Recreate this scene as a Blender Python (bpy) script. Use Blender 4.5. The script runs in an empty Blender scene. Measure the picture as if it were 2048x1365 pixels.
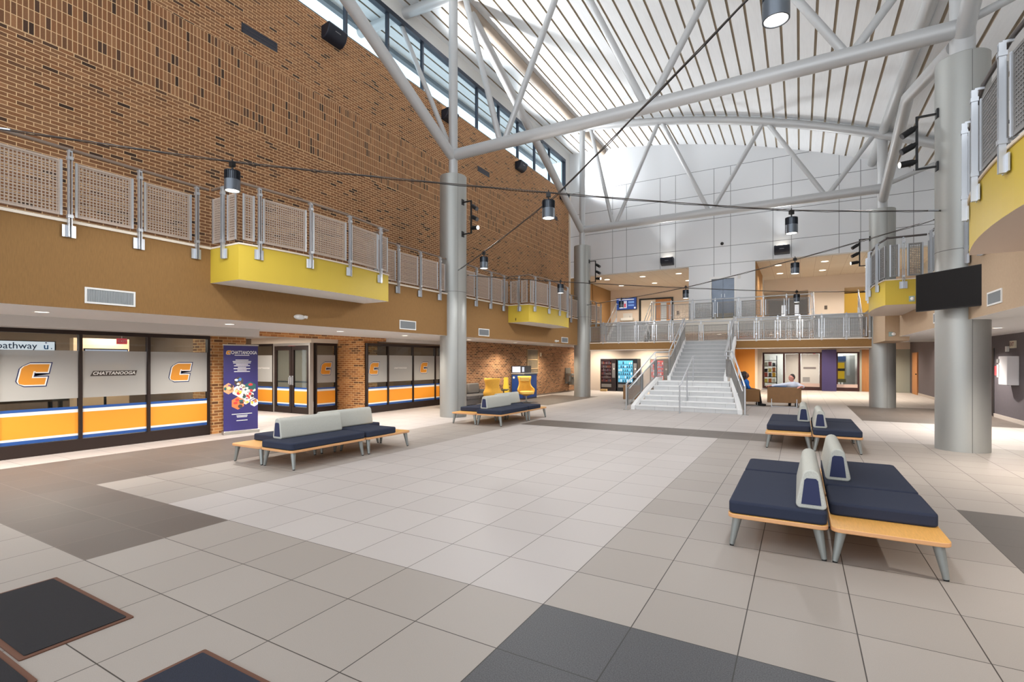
import bpy, math, random
from mathutils import Vector, Matrix
random.seed(7)
C = bpy.context.scene.collection
SC = bpy.context.scene
PI = math.pi
# ------------------------------------------------------------------ camera
FPX, HORIZ, EYE, YAW = 1006.0, 723.0, 1.663, math.radians(29.77)
cd = bpy.data.cameras.new('camera'); cam = bpy.data.objects.new('camera', cd); C.objects.link(cam)
cd.sensor_width = 36.0; cd.lens = FPX / 2048 * 36.0
cd.shift_y = (HORIZ - 682.5) / 2048
cam.location = (0, 0, EYE); cam.rotation_euler = (PI / 2, 0, YAW)
cd.clip_start = 0.05; cd.clip_end = 300
SC.camera = cam
# ------------------------------------------------------------------ colour management
SC.view_settings.view_transform = 'Standard'; SC.view_settings.look = 'None'
SC.view_settings.gamma = 1.0; SC.view_settings.use_curve_mapping = False
SC.view_settings.exposure = -0.5
SC.cycles.max_bounces = 7; SC.cycles.diffuse_bounces = 5; SC.cycles.glossy_bounces = 3
SC.cycles.transparent_max_bounces = 10; SC.cycles.sample_clamp_indirect = 4.0
# ------------------------------------------------------------------ daylight
W = bpy.data.worlds.new('sky'); SC.world = W; W.use_nodes = True
bg = W.node_tree.nodes['Background']
bg.inputs[0].default_value = (0.90, 0.95, 1.0, 1); bg.inputs[1].default_value = 3.6

def light(name, kind, loc, energy, color=(1, 1, 1), rot=(0, 0, 0), size=0.1, size_y=None, angle=120, blend=0.6, portal=False):
    l = bpy.data.lights.new(name, kind); o = bpy.data.objects.new(name, l); C.objects.link(o)
    o.location = loc; o.rotation_euler = rot; l.energy = energy; l.color = color
    if kind == 'AREA':
        l.size = size
        if size_y: l.shape = 'RECTANGLE'; l.size_y = size_y
        if portal: l.cycles.is_portal = True
    elif kind == 'SPOT':
        l.spot_size = math.radians(angle); l.spot_blend = blend; l.shadow_soft_size = size
    else: l.shadow_soft_size = size
    return o
PEND_W, UP_W, UP2_W, DOWN_W, DOWN2_W, ROOM_W, RACK_W = 235, 1950, 420, 430, 330, 150, 480
# the sky is sampled through the clerestory and the open entrance end
light('clerestory_portal', 'AREA', (-11.2, 12, 11.6), 1, rot=(0, -PI / 2, 0), size=1.7, size_y=30, portal=True)
light('entrance_portal', 'AREA', (-3, -3.4, 5.5), 1, rot=(PI / 2, 0, 0), size=16, size_y=11, portal=True)

# ------------------------------------------------------------------ helpers
def lin(c):
    c = c / 255.0
    return c / 12.92 if c <= 0.04045 else ((c + 0.055) / 1.055) ** 2.4
def rgb(r, g, b): return (lin(r), lin(g), lin(b), 1.0)

MATS = {}
def M(name, col, rough=0.6, metal=0.0, noise=None, bump=None, emit=None, spec=0.5, sheen=0, stretch=None):
    if name in MATS: return MATS[name]
    m = bpy.data.materials.new(name); m.use_nodes = True; MATS[name] = m
    nt = m.node_tree; b = nt.nodes['Principled BSDF']
    c = rgb(*col)
    b.inputs['Base Color'].default_value = c
    b.inputs['Roughness'].default_value = rough; b.inputs['Metallic'].default_value = metal
    b.inputs['Specular IOR Level'].default_value = spec
    if sheen: b.inputs['Sheen Weight'].default_value = sheen
    if emit:
        b.inputs['Emission Color'].default_value = rgb(*(emit[1] if len(emit) > 1 else col)); b.inputs['Emission Strength'].default_value = emit[0]
    tc = None
    if noise or bump:
        tc = nt.nodes.new('ShaderNodeTexCoord'); src = tc.outputs['Object']
        if stretch:
            mp = nt.nodes.new('ShaderNodeMapping'); mp.inputs['Scale'].default_value = stretch
            nt.links.new(src, mp.inputs[0]); src = mp.outputs[0]
    if noise:
        n = nt.nodes.new('ShaderNodeTexNoise'); n.inputs['Scale'].default_value = noise[0]; n.inputs['Detail'].default_value = 4
        nt.links.new(src, n.inputs['Vector'])
        r = nt.nodes.new('ShaderNodeMapRange'); r.inputs['From Min'].default_value = 0.25; r.inputs['From Max'].default_value = 0.75
        r.inputs['To Min'].default_value = 1 - noise[1]; r.inputs['To Max'].default_value = 1 + noise[1]
        nt.links.new(n.outputs['Fac'], r.inputs['Value'])
        mx = nt.nodes.new('ShaderNodeVectorMath'); mx.operation = 'SCALE'; mx.inputs[0].default_value = c[:3]
        nt.links.new(r.outputs[0], mx.inputs['Scale']); nt.links.new(mx.outputs[0], b.inputs['Base Color'])
    if bump:
        n = nt.nodes.new('ShaderNodeTexNoise'); n.inputs['Scale'].default_value = bump[0]
        nt.links.new(src, n.inputs['Vector'])
        bp = nt.nodes.new('ShaderNodeBump'); bp.inputs['Strength'].default_value = bump[1]; bp.inputs['Distance'].default_value = 0.01
        nt.links.new(n.outputs['Fac'], bp.inputs['Height']); nt.links.new(bp.outputs[0], b.inputs['Normal'])
    return m

def plane_coords(nt, axes, off=(0, 0)):
    g = nt.nodes.new('ShaderNodeNewGeometry'); s = nt.nodes.new('ShaderNodeSeparateXYZ'); nt.links.new(g.outputs['Position'], s.inputs[0])
    cb = nt.nodes.new('ShaderNodeCombineXYZ')
    for k in (0, 1):
        ad = nt.nodes.new('ShaderNodeMath'); ad.operation = 'ADD'; ad.inputs[1].default_value = off[k] + 200.0 * 0
        nt.links.new(s.outputs[axes[k]], ad.inputs[0]); nt.links.new(ad.outputs[0], cb.inputs[k])
    return cb.outputs[0]

def BRICK(name, axes, bw, rh, ms, stops, mortar, offset=0.5, off=(0, 0), rough=0.85, bump=0.35, speck=None):
    """brick or tile layout from a brick texture; each brick picks its own colour from stops"""
    if name in MATS: return MATS[name]
    m = bpy.data.materials.new(name); m.use_nodes = True; MATS[name] = m
    nt = m.node_tree; b = nt.nodes['Principled BSDF']; b.inputs['Roughness'].default_value = rough; b.inputs['Specular IOR Level'].default_value = 0.3
    v = plane_coords(nt, axes, off)
    t = nt.nodes.new('ShaderNodeTexBrick'); nt.links.new(v, t.inputs['Vector'])
    t.offset = offset; t.squash = 1.0
    t.inputs['Scale'].default_value = 1.0; t.inputs['Brick Width'].default_value = bw; t.inputs['Row Height'].default_value = rh
    t.inputs['Mortar Size'].default_value = ms; t.inputs['Mortar Smooth'].default_value = 0.0; t.inputs['Bias'].default_value = 0.0
    t.inputs['Color1'].default_value = (0, 0, 0, 1); t.inputs['Color2'].default_value = (1, 1, 1, 1)
    cr = nt.nodes.new('ShaderNodeValToRGB'); nt.links.new(t.outputs['Color'], cr.inputs[0])
    el = cr.color_ramp.elements
    while len(el) > 1: el.remove(el[-1])
    el[0].position = stops[0][0]; el[0].color = rgb(*stops[0][1])
    for p, c in stops[1:]:
        e = el.new(p); e.color = rgb(*c)
    # fine mottling
    n = nt.nodes.new('ShaderNodeTexNoise'); n.inputs['Scale'].default_value = speck[0] if speck else 60; n.inputs['Detail'].default_value = 3
    nt.links.new(v, n.inputs['Vector'])
    r = nt.nodes.new('ShaderNodeMapRange'); a = speck[1] if speck else 0.12
    r.inputs['From Min'].default_value = 0.3; r.inputs['From Max'].default_value = 0.7
    r.inputs['To Min'].default_value = 1 - a; r.inputs['To Max'].default_value = 1 + a
    nt.links.new(n.outputs['Fac'], r.inputs['Value'])
    sc = nt.nodes.new('ShaderNodeVectorMath'); sc.operation = 'SCALE'
    nt.links.new(cr.outputs[0], sc.inputs[0]); nt.links.new(r.outputs[0], sc.inputs['Scale'])
    mx = nt.nodes.new('ShaderNodeMix'); mx.data_type = 'RGBA'
    nt.links.new(t.outputs['Fac'], mx.inputs[0]); nt.links.new(sc.outputs[0], mx.inputs[6]); mx.inputs[7].default_value = rgb(*mortar)
    nt.links.new(mx.outputs[2], b.inputs['Base Color'])
    if bump:
        bp = nt.nodes.new('ShaderNodeBump'); bp.inputs['Strength'].default_value = bump; bp.inputs['Distance'].default_value = 0.008; bp.invert = True
        nt.links.new(t.outputs['Fac'], bp.inputs['Height']); nt.links.new(bp.outputs[0], b.inputs['Normal'])
    return m

def GLASS(name, tint=(235, 240, 240), refl=0.12):
    if name in MATS: return MATS[name]
    m = bpy.data.materials.new(name); m.use_nodes = True; MATS[name] = m
    nt = m.node_tree; nt.nodes.remove(nt.nodes['Principled BSDF'])
    t = nt.nodes.new('ShaderNodeBsdfTransparent'); t.inputs[0].default_value = rgb(*tint)
    g = nt.nodes.new('ShaderNodeBsdfGlossy'); g.inputs['Roughness'].default_value = 0.02
    f = nt.nodes.new('ShaderNodeLayerWeight'); f.inputs[0].default_value = 0.5
    pw = nt.nodes.new('ShaderNodeMath'); pw.operation = 'POWER'; pw.inputs[1].default_value = 5.0; nt.links.new(f.outputs['Facing'], pw.inputs[0])
    mul = nt.nodes.new('ShaderNodeMath'); mul.operation = 'MULTIPLY_ADD'; mul.inputs[1].default_value = 0.6; mul.inputs[2].default_value = refl * 0.25
    nt.links.new(pw.outputs[0], mul.inputs[0])
    x = nt.nodes.new('ShaderNodeMixShader'); nt.links.new(mul.outputs[0], x.inputs[0]); nt.links.new(t.outputs[0], x.inputs[1]); nt.links.new(g.outputs[0], x.inputs[2])
    nt.links.new(x.outputs[0], nt.nodes['Material Output'].inputs[0])
    return m
def FILM(name, col, alpha):
    if name in MATS: return MATS[name]
    m = M(name, col, 0.5); m.node_tree.nodes['Principled BSDF'].inputs['Alpha'].default_value = alpha
    return m

class MB:
    def __init__(s): s.v = []; s.f = []; s.mi = []
    def add(s, vs, fs, mi=0):
        o = len(s.v); s.v += [tuple(p) for p in vs]
        for f in fs: s.f.append([i + o for i in f]); s.mi.append(mi)
        return s
    def box(s, x0, y0, z0, x1, y1, z1, mi=0):
        if x0 > x1: x0, x1 = x1, x0
        if y0 > y1: y0, y1 = y1, y0
        if z0 > z1: z0, z1 = z1, z0
        return s.add([(x0, y0, z0), (x1, y0, z0), (x1, y1, z0), (x0, y1, z0), (x0, y0, z1), (x1, y0, z1), (x1, y1, z1), (x0, y1, z1)],
                     [(0, 3, 2, 1), (4, 5, 6, 7), (0, 1, 5, 4), (1, 2, 6, 5), (2, 3, 7, 6), (3, 0, 4, 7)], mi)
    def para(s, p, a, b, c, mi=0):
        p, a, b, c = map(Vector, (p, a, b, c))
        vs = [p, p + a, p + a + b, p + b, p + c, p + a + c, p + a + b + c, p + b + c]
        fs = [(0, 3, 2, 1), (4, 5, 6, 7), (0, 1, 5, 4), (1, 2, 6, 5), (2, 3, 7, 6), (3, 0, 4, 7)]
        if a.cross(b).dot(c) < 0: fs = [f[::-1] for f in fs]
        return s.add(vs, fs, mi)
    def quad(s, a, b, c, d, mi=0): return s.add([a, b, c, d], [(0, 1, 2, 3)], mi)
    def tube(s, p, q, r, n=14, r2=None, mi=0, caps=True):
        return s.path([p, q], [r, r if r2 is None else r2], n, mi, caps)
    def path(s, pts, r, n=12, mi=0, caps=True, closed=False):
        pts = [Vector(p) for p in pts]; k = len(pts)
        rs = r if isinstance(r, (list, tuple)) else [r] * k
        d = [(pts[i + 1] - pts[i]).normalized() for i in range(k - 1)]
        t0 = d[0]; ref = Vector((0, 0, 1)) if abs(t0.z) < 0.9 else Vector((1, 0, 0))
        u = t0.cross(ref).normalized(); vs = []
        for i in range(k):
            if i == 0: t = d[0]; sc = 1
            elif i == k - 1: t = d[-1]; sc = 1
            else:
                t = (d[i - 1] + d[i]); t = t.normalized() if t.length > 1e-6 else d[i]
            u = (u - t * u.dot(t)); u = u.normalized() if u.length > 1e-6 else t.orthogonal().normalized()
            w = t.cross(u)
            for j in range(n):
                a = 2 * PI * j / n; vs.append(pts[i] + (u * math.cos(a) + w * math.sin(a)) * rs[i])
        fs = []
        for i in range(k - 1):
            for j in range(n):
                a, b = i * n + j, i * n + (j + 1) % n; fs.append((a, b, b + n, a + n))
        if caps: fs.append(tuple(range(n))[::-1]); fs.append(tuple((k - 1) * n + j for j in range(n)))
        return s.add(vs, fs, mi)
    def lathe(s, prof, c=(0, 0, 0), n=32, mi=0, caps=True):
        vs = []; fs = []; k = len(prof)
        for r, z in prof:
            for j in range(n):
                a = 2 * PI * j / n; vs.append((c[0] + r * math.cos(a), c[1] + r * math.sin(a), c[2] + z))
        for i in range(k - 1):
            for j in range(n):
                a, b = i * n + j, i * n + (j + 1) % n; fs.append((a, b, b + n, a + n))
        if caps and prof[0][0] > 1e-4: fs.append(tuple(range(n))[::-1])
        if caps and prof[-1][0] > 1e-4: fs.append(tuple((k - 1) * n + j for j in range(n)))
        return s.add(vs, fs, mi)
    def ell(s, c, r, n=16, m=10, mi=0):
        prof = [(max(1e-5, math.sin(PI * i / m)), -math.cos(PI * i / m)) for i in range(m + 1)]
        o = len(s.v); s.lathe(prof, (0, 0, 0), n, mi)
        for i in range(o, len(s.v)):
            x, y, z = s.v[i]; s.v[i] = (c[0] + x * r[0], c[1] + y * r[1], c[2] + z * r[2])
        return s
    def prism(s, poly, z0, z1, mi=0, axis='z'):
        """extrude a 2D outline; axis z: (x,y); axis x: (y,z); axis y: (x,z)"""
        k = len(poly)
        ar = sum(poly[i][0] * poly[(i + 1) % k][1] - poly[(i + 1) % k][0] * poly[i][1] for i in range(k))
        if ar < 0: poly = poly[::-1]
        if axis == 'z': vs = [(p[0], p[1], z) for z in (z0, z1) for p in poly]
        elif axis == 'x': vs = [(z, p[0], p[1]) for z in (z0, z1) for p in poly]
        else: vs = [(p[0], z, p[1]) for z in (z1, z0) for p in poly]
        fs = [tuple(range(k))[::-1], tuple(range(k, 2 * k))] + [(i, (i + 1) % k, (i + 1) % k + k, i + k) for i in range(k)]
        return s.add(vs, fs, mi)
    def xf(s, mat, start=0):
        for i in range(start, len(s.v)): s.v[i] = tuple(mat @ Vector(s.v[i]))
        return s

def obj(name, mb, mats, parent=None, smooth=None, bevel=None, origin=None, seg=2):
    me = bpy.data.meshes.new(name)
    o3 = Vector(origin) if origin is not None else None
    vs = [tuple(Vector(p) - o3) for p in mb.v] if o3 is not None else mb.v
    me.from_pydata(vs, [], mb.f)
    if not isinstance(mats, (list, tuple)): mats = [mats]
    for m in mats: me.materials.append(m)
    if len(mats) > 1: me.polygons.foreach_set('material_index', mb.mi)
    if smooth is not None:
        me.polygons.foreach_set('use_smooth', [True] * len(me.polygons)); me.set_sharp_from_angle(angle=math.radians(smooth))
    me.update()
    o = bpy.data.objects.new(name, me); C.objects.link(o)
    if o3 is not None and parent is None: o.location = o3
    if parent: o.parent = parent
    if bevel:
        bv = o.modifiers.new('bevel', 'BEVEL'); bv.width = bevel; bv.segments = seg; bv.limit_method = 'ANGLE'; bv.angle_limit = math.radians(40)
        me.polygons.foreach_set('use_smooth', [True] * len(me.polygons)); me.set_sharp_from_angle(angle=math.radians(smooth or 50))
    return o
def struct(name, mb, mats, parent=None, **k):
    o = obj(name, mb, mats, parent, **k)
    if parent is None: o['kind'] = 'structure'
    return o
def tag(o, label, cat, group=None, kind=None):
    o['label'] = label; o['category'] = cat
    if group: o['group'] = group
    if kind: o['kind'] = kind
    return o
def thing(name, label, cat, loc=(0, 0, 0), rotz=0, group=None):
    o = bpy.data.objects.new(name, None); C.objects.link(o); o.empty_display_size = 0.2
    o.location = loc; o.rotation_euler = (0, 0, rotz)
    return tag(o, label, cat, group)
def wpart(name, mb, mats, root, **k):
    """part whose mesh was built in world coordinates, under an unrotated thing"""
    return obj(name, mb, mats, root, origin=root.location, **k)
def dup(root, loc, rotz, label, group=None, scale=None):
    r = root.copy(); C.objects.link(r); r.location = loc; r.rotation_euler = (0, 0, rotz); r['label'] = label
    if group: r['group'] = group
    if scale: r.scale = scale
    for ch in list(root.children):
        c = ch.copy(); C.objects.link(c); c.parent = r
        for g in list(ch.children):
            d = g.copy(); C.objects.link(d); d.parent = c
    return r
FONT = None
def text_mesh(txt, size, font_shear=0.0, bold=0.0, align='CENTER', spacing=1.0):
    cu = bpy.data.curves.new('t', 'FONT'); cu.body = txt; cu.size = size; cu.align_x = align; cu.align_y = 'CENTER'
    cu.shear = font_shear; cu.offset = bold; cu.space_character = spacing; cu.resolution_u = 3
    o = bpy.data.objects.new('t', cu); C.objects.link(o)
    dg = bpy.context.evaluated_depsgraph_get(); me = bpy.data.meshes.new_from_object(o.evaluated_get(dg))
    vs = [tuple(v.co) for v in me.vertices]; fs = [tuple(p.vertices) for p in me.polygons]
    bpy.data.objects.remove(o); bpy.data.curves.remove(cu); bpy.data.meshes.remove(me)
    return vs, fs
def text(mb, txt, size, origin, right, up, mi=0, **k):
    """lay lettering on a surface: origin = centre, right/up = unit vectors"""
    vs, fs = text_mesh(txt, size, **k)
    o, r, u = Vector(origin), Vector(right), Vector(up)
    return mb.add([o + r * p[0] + u * p[1] for p in vs], fs, mi)
# ------------------------------------------------------------------ materials
T = 0.6096
TX, TY = 1.524, -3.0937 + 10 * T          # offsets that put tile joints on the measured lines
def TILE(name, a, b, grout, speck): return BRICK(name, (0, 1), T, T, 0.0035, [(0, a), (1, b)], grout, 0.0, (TX + 40 * T, TY + 40 * T), 0.52, 0.12, speck)
F_LIGHT = TILE('tile_light', (178, 171, 167), (184, 177, 173), (104, 96, 91), (260, 0.05))
F_MID = TILE('tile_beige', (152, 144, 137), (159, 151, 144), (60, 54, 50), (260, 0.06))
F_TAUPE = TILE('tile_taupe', (97, 88, 82), (103, 94, 88), (118, 109, 102), (240, 0.10))
F_CHAR = TILE('tile_charcoal', (72, 72, 75), (78, 78, 81), (48, 46, 45), (150, 0.45))
F_DARK = TILE('tile_dark_taupe', (92, 87, 83), (100, 94, 90), (70, 66, 62), (300, 0.16))
BR_STOPS = [(0.0, (58, 42, 34)), (0.06, (84, 60, 46)), (0.12, (122, 84, 57)), (0.5, (138, 94, 62)), (0.85, (130, 92, 64)), (1.0, (154, 110, 76))]
BR_MORT = (222, 186, 142)
BRK = BRICK('brick_running', (1, 2), 0.2126, 0.0677, 0.0056, BR_STOPS, BR_MORT)
BRK_S = BRICK('brick_soldier', (1, 2), 0.0720, 0.2063, 0.0056, BR_STOPS, BR_MORT, 0.0, (0.01, -7.05 + 0.2063 * 40))
BR2 = [(0.0, (78, 52, 38)), (0.3, (120, 82, 58)), (0.7, (136, 94, 66)), (1.0, (152, 108, 78))]
BRK_LOW = BRICK('brick_lower', (1, 2), 0.2126, 0.0677, 0.0065, BR2, (200, 166, 128))
PIER_ST = [(0.0, (96, 62, 38)), (0.3, (150, 98, 56)), (0.7, (168, 112, 64)), (1.0, (188, 132, 80))]  # pillar bricks are lighter and more orange than the wall bricks
BRK_PY = BRICK('brick_pier_side', (1, 2), 0.2126, 0.0677, 0.0075, PIER_ST, (206, 170, 122))
BRK_PX = BRICK('brick_pier_front', (0, 2), 0.2126, 0.0677, 0.0075, PIER_ST, (206, 170, 122))
TAN = M('tan_wallcovering', (137, 102, 59), 0.9, noise=(90, 0.10), stretch=(1, 1, 0.12))
TAN2 = M('tan_paint', (180, 156, 130), 0.9, noise=(30, 0.04))
YEL = M('yellow_paint', (196, 169, 55), 0.6)
WHITE = M('white_paint', (226, 225, 222), 0.7)
SOFFIT = M('soffit_white', (248, 247, 245), 0.8)
PANEL = M('wall_panel', (236, 238, 241), 0.55)
JOINT = M('panel_joint', (140, 142, 145), 0.8)
DECK = M('deck_white', (236, 238, 240), 0.6, noise=(9, 0.03), stretch=(3, 0.2, 3))
GAP = M('deck_gap', (176, 164, 146), 0.9)
BEIGE = M('beige_paint', (230, 214, 198), 0.8)
CREAM = M('cream_paint', (232, 220, 204), 0.8)
ORANGE_P = M('orange_paint', (214, 150, 66), 0.7)
PURPLE = M('purple_paint', (58, 50, 96), 0.6)
PLUM = M('plum_grey_wall', (80, 74, 79), 0.75, noise=(12, 0.06))
STEEL = M('brushed_column_steel', (170, 171, 168), 0.48, 0.6, noise=(40, 0.03), stretch=(1, 1, 14))
PIPE = M('truss_paint', (192, 193, 194), 0.42, 0.25)
CHROME = M('satin_steel', (200, 203, 208), 0.38, 0.75)
RAILB = M('bronze_handrail', (150, 132, 118), 0.4, 0.5)
MESHM = M('mesh_wire', (192, 174, 160), 0.5, 0.3)
MESHG = M('mesh_wire_grey', (140, 138, 136), 0.5, 0.4)
DARKMET = M('dark_bronze_frame', (44, 32, 28), 0.45, 0.3)
BLACK = M('black_plastic', (22, 22, 24), 0.5)
BLACKM = M('black_metal', (26, 26, 28), 0.45, 0.3)
LENS = M('lamp_lens', (255, 252, 244), 0.4, emit=(7.0,))
LENSD = M('downlight_lens', (255, 244, 224), 0.4, emit=(5.0,))
MARBLE = M('stair_terrazzo', (208, 209, 210), 0.4, noise=(6, 0.05))
MARBLE_L = M('stair_riser_line', (150, 150, 150), 0.6)
GL = GLASS('clear_glass'); GLC = GLASS('clerestory_glass', (226, 236, 240), 0.1)
DARKROOM = M('dim_interior_wall', (126, 104, 86), 0.9)
WOOD_D = M('wood_door', (176, 122, 74), 0.5, noise=(14, 0.10), stretch=(1, 1, 0.1))

R_C, R_X, R_Z = 39.962, -12.689, -26.893
def roofz(x): return R_Z + math.sqrt(R_C ** 2 - (x - R_X) ** 2)
YB, YF, YEND = 25.6, -3.4, 36.0
XF, XW, XR, XRW = -9.02, -11.0, 2.65, 5.05
ZS, ZB, ZL = 2.42, 3.65, 2.52

# ------------------------------------------------------------------ floor
def tl(k): return -1.524 + k * T
def ty(k): return 3.0937 + k * T
xs = sorted({-17.5, tl(-15), tl(-11), tl(-8), tl(-6), tl(0), tl(2), tl(5), 6.5})
ys = sorted({YF, ty(-2), ty(0), ty(7), ty(14), ty(16), ty(23), ty(32), YEND})
def fmat(x, y):
    if tl(-15) < x < tl(-11) and (y < ty(7) or ty(23) < y < ty(32)): return 2
    if tl(-11) < x < tl(-6) and ty(-2) < y < ty(0): return 2
    if tl(0) < x < tl(5) and ty(-2) < y < ty(0): return 3
    if x > tl(5) and y < ty(7): return 4
    if x > tl(5) and ty(23) < y < ty(32): return 2
    if tl(-8) < x < tl(2) and ty(14) < y < ty(16): return 2
    if tl(-8) < x < tl(0) and ty(0) < y < ty(14): return 0
    if y > ty(16) or x < tl(-11): return 0
    return 1
m = MB()
for i in range(len(xs) - 1):
    for j in range(len(ys) - 1):
        m.quad((xs[i], ys[j], 0), (xs[i + 1], ys[j], 0), (xs[i + 1], ys[j + 1], 0), (xs[i], ys[j + 1], 0), fmat((xs[i] + xs[i + 1]) / 2, (ys[j] + ys[j + 1]) / 2))
m.box(-17.5, YF, -0.2, 6.5, YEND, -0.02, 1)
struct('floor', m, [F_LIGHT, F_MID, F_TAUPE, F_CHAR, F_DARK])

# ------------------------------------------------------------------ roof deck
m = MB(); pitch, pan = 0.430, 0.362
y0, y1 = YF, 26.4
x = -12.9
while x < 8.2:
    n = 1
    xa, xb, xc = x, x + pan, x + pitch
    za, zb, zc = roofz(xa), roofz(xb), roofz(xc)
    m.quad((xa, y0, za), (xa, y1, za), (xb, y1, zb), (xb, y0, zb), 0)
    zg = 0.055
    m.quad((xb, y0, zb), (xb, y1, zb), (xb, y1, zb + zg), (xb, y0, zb + zg), 1)
    m.quad((xb, y0, zb + zg), (xb, y1, zb + zg), (xc, y1, zc + zg), (xc, y0, zc + zg), 1)
    m.quad((xc, y0, zc + zg), (xc, y1, zc + zg), (xc, y1, zc), (xc, y0, zc), 1)
    x += pitch
# weather skin above and the eave edge
k = 24; px = [-12.98 + i * (21.2 / k) for i in range(k + 1)]
for i in range(k):
    a, b = px[i], px[i + 1]
    m.quad((a, y0, roofz(a) + 0.3), (b, y0, roofz(b) + 0.3), (b, y1, roofz(b) + 0.3), (a, y1, roofz(a) + 0.3), 0)
m.box(-13.05, y0, roofz(-12.9) - 0.16, -12.88, y1, roofz(-12.9) + 0.3, 2)
struct('ceiling', m, [DECK, GAP, M('eave_edge', (120, 128, 136), 0.6)])

# ------------------------------------------------------------------ left side: brick wall, clerestory, balcony
ZC0, ZC1 = 10.77, 12.42
m = MB()
m.quad((XW, YF, ZB), (XW, YB, ZB), (XW, YB, 7.05), (XW, YF, 7.05), 0)
m.quad((XW, YF, 7.05), (XW, YB, 7.05), (XW, YB, 8.70), (XW, YF, 8.70), 1)
m.quad((XW, YF, 8.70), (XW, YB, 8.70), (XW, YB, ZC0), (XW, YF, ZC0), 0)
m.quad((XW, YF, ZC0), (XW, YB, ZC0), (XW - 0.3, YB, ZC0), (XW - 0.3, YF, ZC0), 2)
m.quad((XW - 0.3, YF, ZB), (XW - 0.3, YF, ZC0), (XW - 0.3, YB, ZC0), (XW - 0.3, YB, ZB), 0)
struct('wall_left', m, [BRK, BRK_S, M('sill_metal', (60, 70, 88), 0.5, 0.3)])
# clerestory
root = MB(); root.box(XW - 0.16, YF, ZC0, XW - 0.02, 25.0, ZC0 + 0.05).box(XW - 0.16, YF, ZC1, XW + 0.02, 25.05, ZC1 + 0.15).box(XW - 0.16, 24.98, ZC0, XW + 0.02, 25.05, ZC1)
w1 = struct('window_1', root, M('clerestory_frame', (52, 58, 70), 0.45, 0.4))
ym = [-3.29 + 1.653 * i for i in range(17)] + [24.98]
for y in ym[:-1]:
    obj('mullion', MB().box(XW - 0.13, y - 0.035, ZC0 + 0.05, XW - 0.02, y + 0.035, ZC1), M('clerestory_frame', (52, 58, 70)), w1)
for a, b in zip(ym[:-1], ym[1:]):
    obj('pane', MB().box(XW - 0.085, a + 0.036, ZC0 + 0.05, XW - 0.075, b - 0.036, ZC1), GLC, w1)
m = MB().box(XW - 0.25, YF, ZC1 + 0.15, XW, YB, roofz(XW) - 0.002)
m.box(XW - 0.25, 25.05, ZC0 - 0.05, XW + 0.01, YB, ZC1 + 0.16)
struct('wall_left_upper', m, WHITE)
struct('trim_1', MB().box(XW, 25.48, ZB, XW + 0.07, 25.6, ZC0), CREAM)

m = MB()
m.quad((XF, YF, ZS), (XF, 25.0, ZS), (XF, 25.0, ZB), (XF, YF, ZB), 0)
m.quad((XF, YF, ZB), (XF, 25.0, ZB), (XW, 25.0, ZB), (XW, YF, ZB), 2)
m.quad((XF, YF, ZS), (-12.0, YF, ZS), (-12.0, 25.0, ZS), (XF, 25.0, ZS), 1)
m.quad((XF, 25.0, ZS), (XW, 25.0, ZS), (XW, 25.0, ZB), (XF, 25.0, ZB), 0)
struct('wall_left_balcony', m, [TAN, SOFFIT, M('balcony_floor', (150, 142, 134), 0.8)])
struct('trim_2', MB().box(XF, YF, ZB - 0.02, XF + 0.025, 5.05, ZB + 0.02).box(XF, 8.67, ZB - 0.02, XF + 0.025, 15.49, ZB + 0.02).box(XF, 19.11, ZB - 0.02, XF + 0.025, 25, ZB + 0.02), CREAM)

# projecting bays (yellow)
def bay_plan(xf, sg, ya, yb, d0=0.83, d1=0.97, d2=0.78):
    pts = [(xf, ya)]
    for i in range(13):
        t = i / 12; d = d0 * (1 - t) + d2 * t + (d1 - (d0 + d2) / 2) * 4 * t * (1 - t)
        pts.append((xf + sg * d, ya + (yb - ya) * t))
    pts.append((xf, yb)); return pts
BAYS = {'l1': bay_plan(XF, 1, 5.06, 8.66), 'l2': bay_plan(XF, 1, 15.5, 19.1), 'r1': bay_plan(XR, -1, 5.06, 8.62, .83, .96, .74), 'r2': bay_plan(XR, -1, 15.25, 18.9, .83, .96, .74)}
for nm, pl, sm in (('wall_left_bay', 'l1', SOFFIT), ('wall_left_bay_far', 'l2', SOFFIT), ('wall_right_bay', 'r1', M('bay_soffit_tan', (226, 208, 192), 0.8)), ('wall_right_bay_far', 'r2', M('bay_soffit_grey', (196, 184, 172), 0.8))):
    m = MB(); p = BAYS[pl]; k = len(p)
    m.prism(p, 3.04, ZB, 0)
    for i, f in enumerate(m.f):
        if len(f) > 4: m.mi[i] = 1 if abs(m.v[f[0]][2] - 3.04) < .01 else 2
    struct(nm, m, [YEL, sm, M('balcony_floor', (150, 142, 134))])
    c = MB(); q = [(a + (0.012 if 'l' in pl else -0.012), b) for a, b in p]
    c.path([(a, b, ZB + 0.0) for a, b in q], 0.016, 6)
    struct('trim_3' if pl == 'l1' else 'trim_4' if pl == 'l2' else 'trim_5' if pl == 'r1' else 'trim_6', c, CREAM)

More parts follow.
